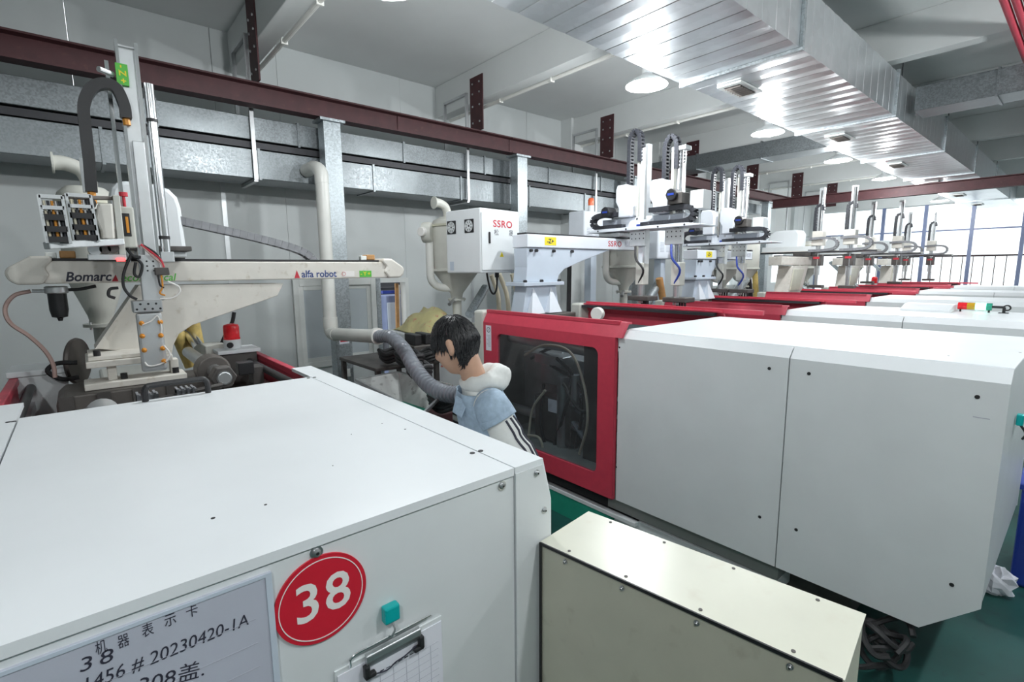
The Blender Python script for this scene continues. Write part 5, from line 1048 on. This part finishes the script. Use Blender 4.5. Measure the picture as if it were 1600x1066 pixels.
for s in (1, -1):
    sh, el, wr = arm(s); bd_.tube([sh, sh.lerp(el, .5), el, el.lerp(wr, .4), wr], [.050, .045, .038, .040, .027], 14); hand(bd_, wr, (wr-el), bl*s, ZU)
    hip = BP(-.10, s*.085, .88); kn = BP(-.06, s*.095, .47); an = BP(-.09, s*.10, .09)
    bd_.tube([hip, hip.lerp(kn, .5), kn, kn.lerp(an, .35), an], [.085, .072, .053, .055, .037], 14); bd_.tube([an, BP(-.08, s*.10, .05), BP(.02, s*.105, .035), BP(.09, s*.11, .03)], [.04, .042, .038, .028], 12)
body = bd_.build('body', 'skin', person)
rm = body.modifiers.new('remesh', 'REMESH'); rm.mode = 'VOXEL'; rm.voxel_size = .006; rm.use_smooth_shade = True
sm = body.modifiers.new('smooth', 'SMOOTH'); sm.factor = .5; sm.iterations = 3
# face details
for s in (1, -1):
    e = HP(s*.031, .086, .010); MB().lathe([(.002, -.004), (.010, -.001), (.011, .001), (.006, .003)], e, hf, 14).build('eye', 'black', person, smooth_=True)
    MB().tube(smooth([HP(s*.014, .098, .030), HP(s*.030, .095, .036), HP(s*.052, .080, .030)], 4), .0035, 6).build('eyebrow', 'hair', person)
MB().tube(smooth([HP(.022, .088, -.062), HP(0, .104, -.060), HP(-.022, .088, -.062)], 5), [.002]+[.0045]*9+[.002], 8).build('mouth', 'lip', person, smooth_=True)
# hair
hr = MB(); rg = random.Random(11)
def has_hair(x, y, z):
    if y > .25: return z > .40-.05*math.sin(9*x)
    if y > -.10: return z > (.22 if y > .05 else .12)
    if y > -.35: return z > -.15
    return z > -.62
cap_v, cap_f = sphere(28, 40); keep = []
for q in cap_f:
    c = sum((Vector(cap_v[i]) for i in q), Vector())/len(q)
    if has_hair(*c): keep.append(q)
hr.add([HP(*[k*1.12 if ax != 2 else k*1.12 for ax, k in enumerate(head_pt(d))]) for d in cap_v], keep)
crown = Vector((.1, -.35, .94)).normalized()
for i in range(2600):
    zz = rg.uniform(-.62, 1); a = rg.uniform(0, 2*math.pi); rr_ = math.sqrt(max(0, 1-zz*zz)); d = Vector((rr_*math.sin(a), rr_*math.cos(a), zz))
    if not has_hair(*d): continue
    t = (d-crown); t = (t-d*t.dot(d)); 
    if t.length < .05: t = Vector((rg.uniform(-1, 1), rg.uniform(-1, 1), 0)); t = t-d*t.dot(d)
    t.normalize(); t = (t+Vector((rg.gauss(0, .12), rg.gauss(0, .12), rg.gauss(0, .1)))).normalized()
    if d.y > .1: t = (t+Vector((0, .25, -.15))).normalized()
    L = rg.uniform(.35, .62)*(1.0 if d.z > .2 else .55); pts = []
    for k in range(4):
        s = k/3; q = (d+t*(L*s)).normalized(); lift = 1.10+.06*math.sin(s*2.4)*rg.uniform(.6, 1.3)-(.03*s)
        pts.append(HP(*[c*lift for c in head_pt(q)]))
    hr.tube(pts, [.0042, .0050, .0040, .0008], 3, cap=False)
hr.build('hair', 'hair', person, smooth_=True, ang=180)
# hoodie and vest
ho = MB(); loft(ho, [(BP(f, 0, z), bf, bl, a+.016, b+.016) for f, z, a, b in [(-.10, .82, .11, .155)]+TR[:-1]+[(0, z0+.005, .062, .078)]], 32)
ho.build('hoodie', 'hood', person, smooth_=True, ang=180)
ve = MB(); vr = [(-.10, .92, .112, .155), (-.09, 1.02, .112, .15), (-.06, z0-.26, .108, .155), (-.04, z0-.16, .112, .165), (-.02, z0-.085, .102, .175), (-.008, z0-.045, .084, .155), (-.002, z0-.018, .080, .115)]
vR = []; n = 48; v = []; f = []
for k, (ff, z, a, b) in enumerate(vr):
    for i in range(n):
        t = 2*math.pi*i/n; w = .006*math.sin(5*t+z*31)+.004*math.sin(9*t-z*50); p = BP(ff, 0, z)+bf*((a+.022+w)*math.cos(t))+bl*((b+.022+w)*math.sin(t)); v.append(p)
for k in range(len(vr)-1):
    for i in range(n): f.append([k*n+i, k*n+(i+1) % n, (k+1)*n+(i+1) % n, (k+1)*n+i])
vest = ve.add(v, f).build('vest', 'denim', person, smooth_=True, ang=180); so = vest.modifiers.new('thick', 'SOLIDIFY'); so.thickness = .006; so.offset = -1
sub = vest.modifiers.new('sub', 'SUBSURF'); sub.levels = 1; sub.render_levels = 1
for s in (1, -1):
    sh, el, wr = arm(s); P = smooth([sh+bl*s*-.03, sh, sh.lerp(el, .5), el, el.lerp(wr, .5), el.lerp(wr, .93)], 6)
    rs = []
    for i in range(len(P)): t = i/(len(P)-1); rs.append(.072-.016*t+.004*math.sin(i*1.9))
    MB().tube(P, rs, 20).build('sleeve', 'hood', person, smooth_=True, ang=180)
    # dropped shoulder of the vest
    Q = smooth([sh-bl*s*.05+ZU*.012, sh+ZU*.004, sh.lerp(el, .10), sh.lerp(el, .20)], 6); rq = [.070+.012*math.sin(math.pi*.5*min(1, 1.3*i/(len(Q)-1))) for i in range(len(Q))]
    c = MB().tube(Q, rq, 24, cap=False).build('vest_shoulder', 'denim', person, smooth_=True, ang=180); so = c.modifiers.new('thick', 'SOLIDIFY'); so.thickness = .006; so.offset = -1
    # three stripes along the outer sleeve
    for k in range(3):
        ang_ = math.radians(-62+24*k); pts = []
        for i in range(9, len(P)-4):
            d = (P[i+1]-P[i-1]).normalized(); bk = (-bf-d*(-bf).dot(d)).normalized(); ou = (bl*s-d*(bl*s).dot(d)); ou = (ou-bk*ou.dot(bk)).normalized()
            pts.append(P[i]+(ou*math.cos(ang_)-bk*math.sin(ang_))*(rs[i]+.0005))
        MB().tube(pts, .0055, 6).build('stripe', 'ink', person, smooth_=True)
# hood bunched round the neck
hv = []; hfc = []; n, m = 40, 18; c0 = BP(-.012, 0, z0+.022)
for i in range(n):
    t = 2*math.pi*i/n; back = .5-.5*math.cos(t)      # t=0 front, pi back
    R1, R2 = .070+.020*back, .078+.012*back; mr = .026+.022*back; hgt = .012*back-.012*(1-back)
    cc1 = c0+bf*(R1*math.cos(t))+bl*(R2*math.sin(t))+ZU*hgt; od = (bf*math.cos(t)+bl*math.sin(t)).normalized()
    for j in range(m):
        a = 2*math.pi*j/m; w = 1+.10*math.sin(3*a+4*t)+.07*math.sin(7*t+2*a)
        hv.append(cc1+(od*(math.cos(a)*1.0)+ZU*(math.sin(a)*1.15))*mr*w)
for i in range(n):
    for j in range(m): hfc.append([i*m+j, ((i+1) % n)*m+j, ((i+1) % n)*m+(j+1) % m, i*m+(j+1) % m])
MB().add(hv, hfc).build('hood', 'hood', person, smooth_=True, ang=180)
fl_ = [BP(.098, .055, z0-.035), BP(.118, .075, z0-.10), BP(.085, .125, z0-.115), BP(.055, .115, z0-.05)]; nrm = (bf*.6+bl*.6+ZU*.4)*.008
MB().add([p+nrm for p in fl_]+[p+nrm*1.8 for p in fl_], [(0, 1, 2, 3)[::-1], (4, 5, 6, 7), (0, 4, 7, 3), (1, 2, 6, 5), (0, 1, 5, 4), (3, 7, 6, 2)]).build('collar_flap', 'denim', person, bev=.003)
for s in (1, -1):
    hip = BP(-.10, s*.085, .90); kn = BP(-.06, s*.095, .47); an = BP(-.09, s*.10, .11)
    MB().tube(smooth([hip, hip.lerp(kn, .5), kn, kn.lerp(an, .5), an], 5), [.105-.0022*i for i in range(21)], 18).build('trouser_leg', 'jean', person, smooth_=True, ang=180)
    MB().tube(smooth([BP(-.13, s*.10, .05), BP(-.06, s*.10, .055), BP(.03, s*.105, .048), BP(.10, s*.11, .042), BP(.13, s*.11, .04)], 4), [.03]+[.05]*12+[.045, .042, .036, .02], 14).build('shoe', 'signwhite', person, smooth_=True, ang=180)
loft(MB(), [(BP(-.10, 0, z), bf, bl, a, b) for z, a, b in ((.78, .12, .165), (.86, .125, .17), (.94, .115, .16))]).build('trouser_seat', 'jean', person, smooth_=True, ang=180)
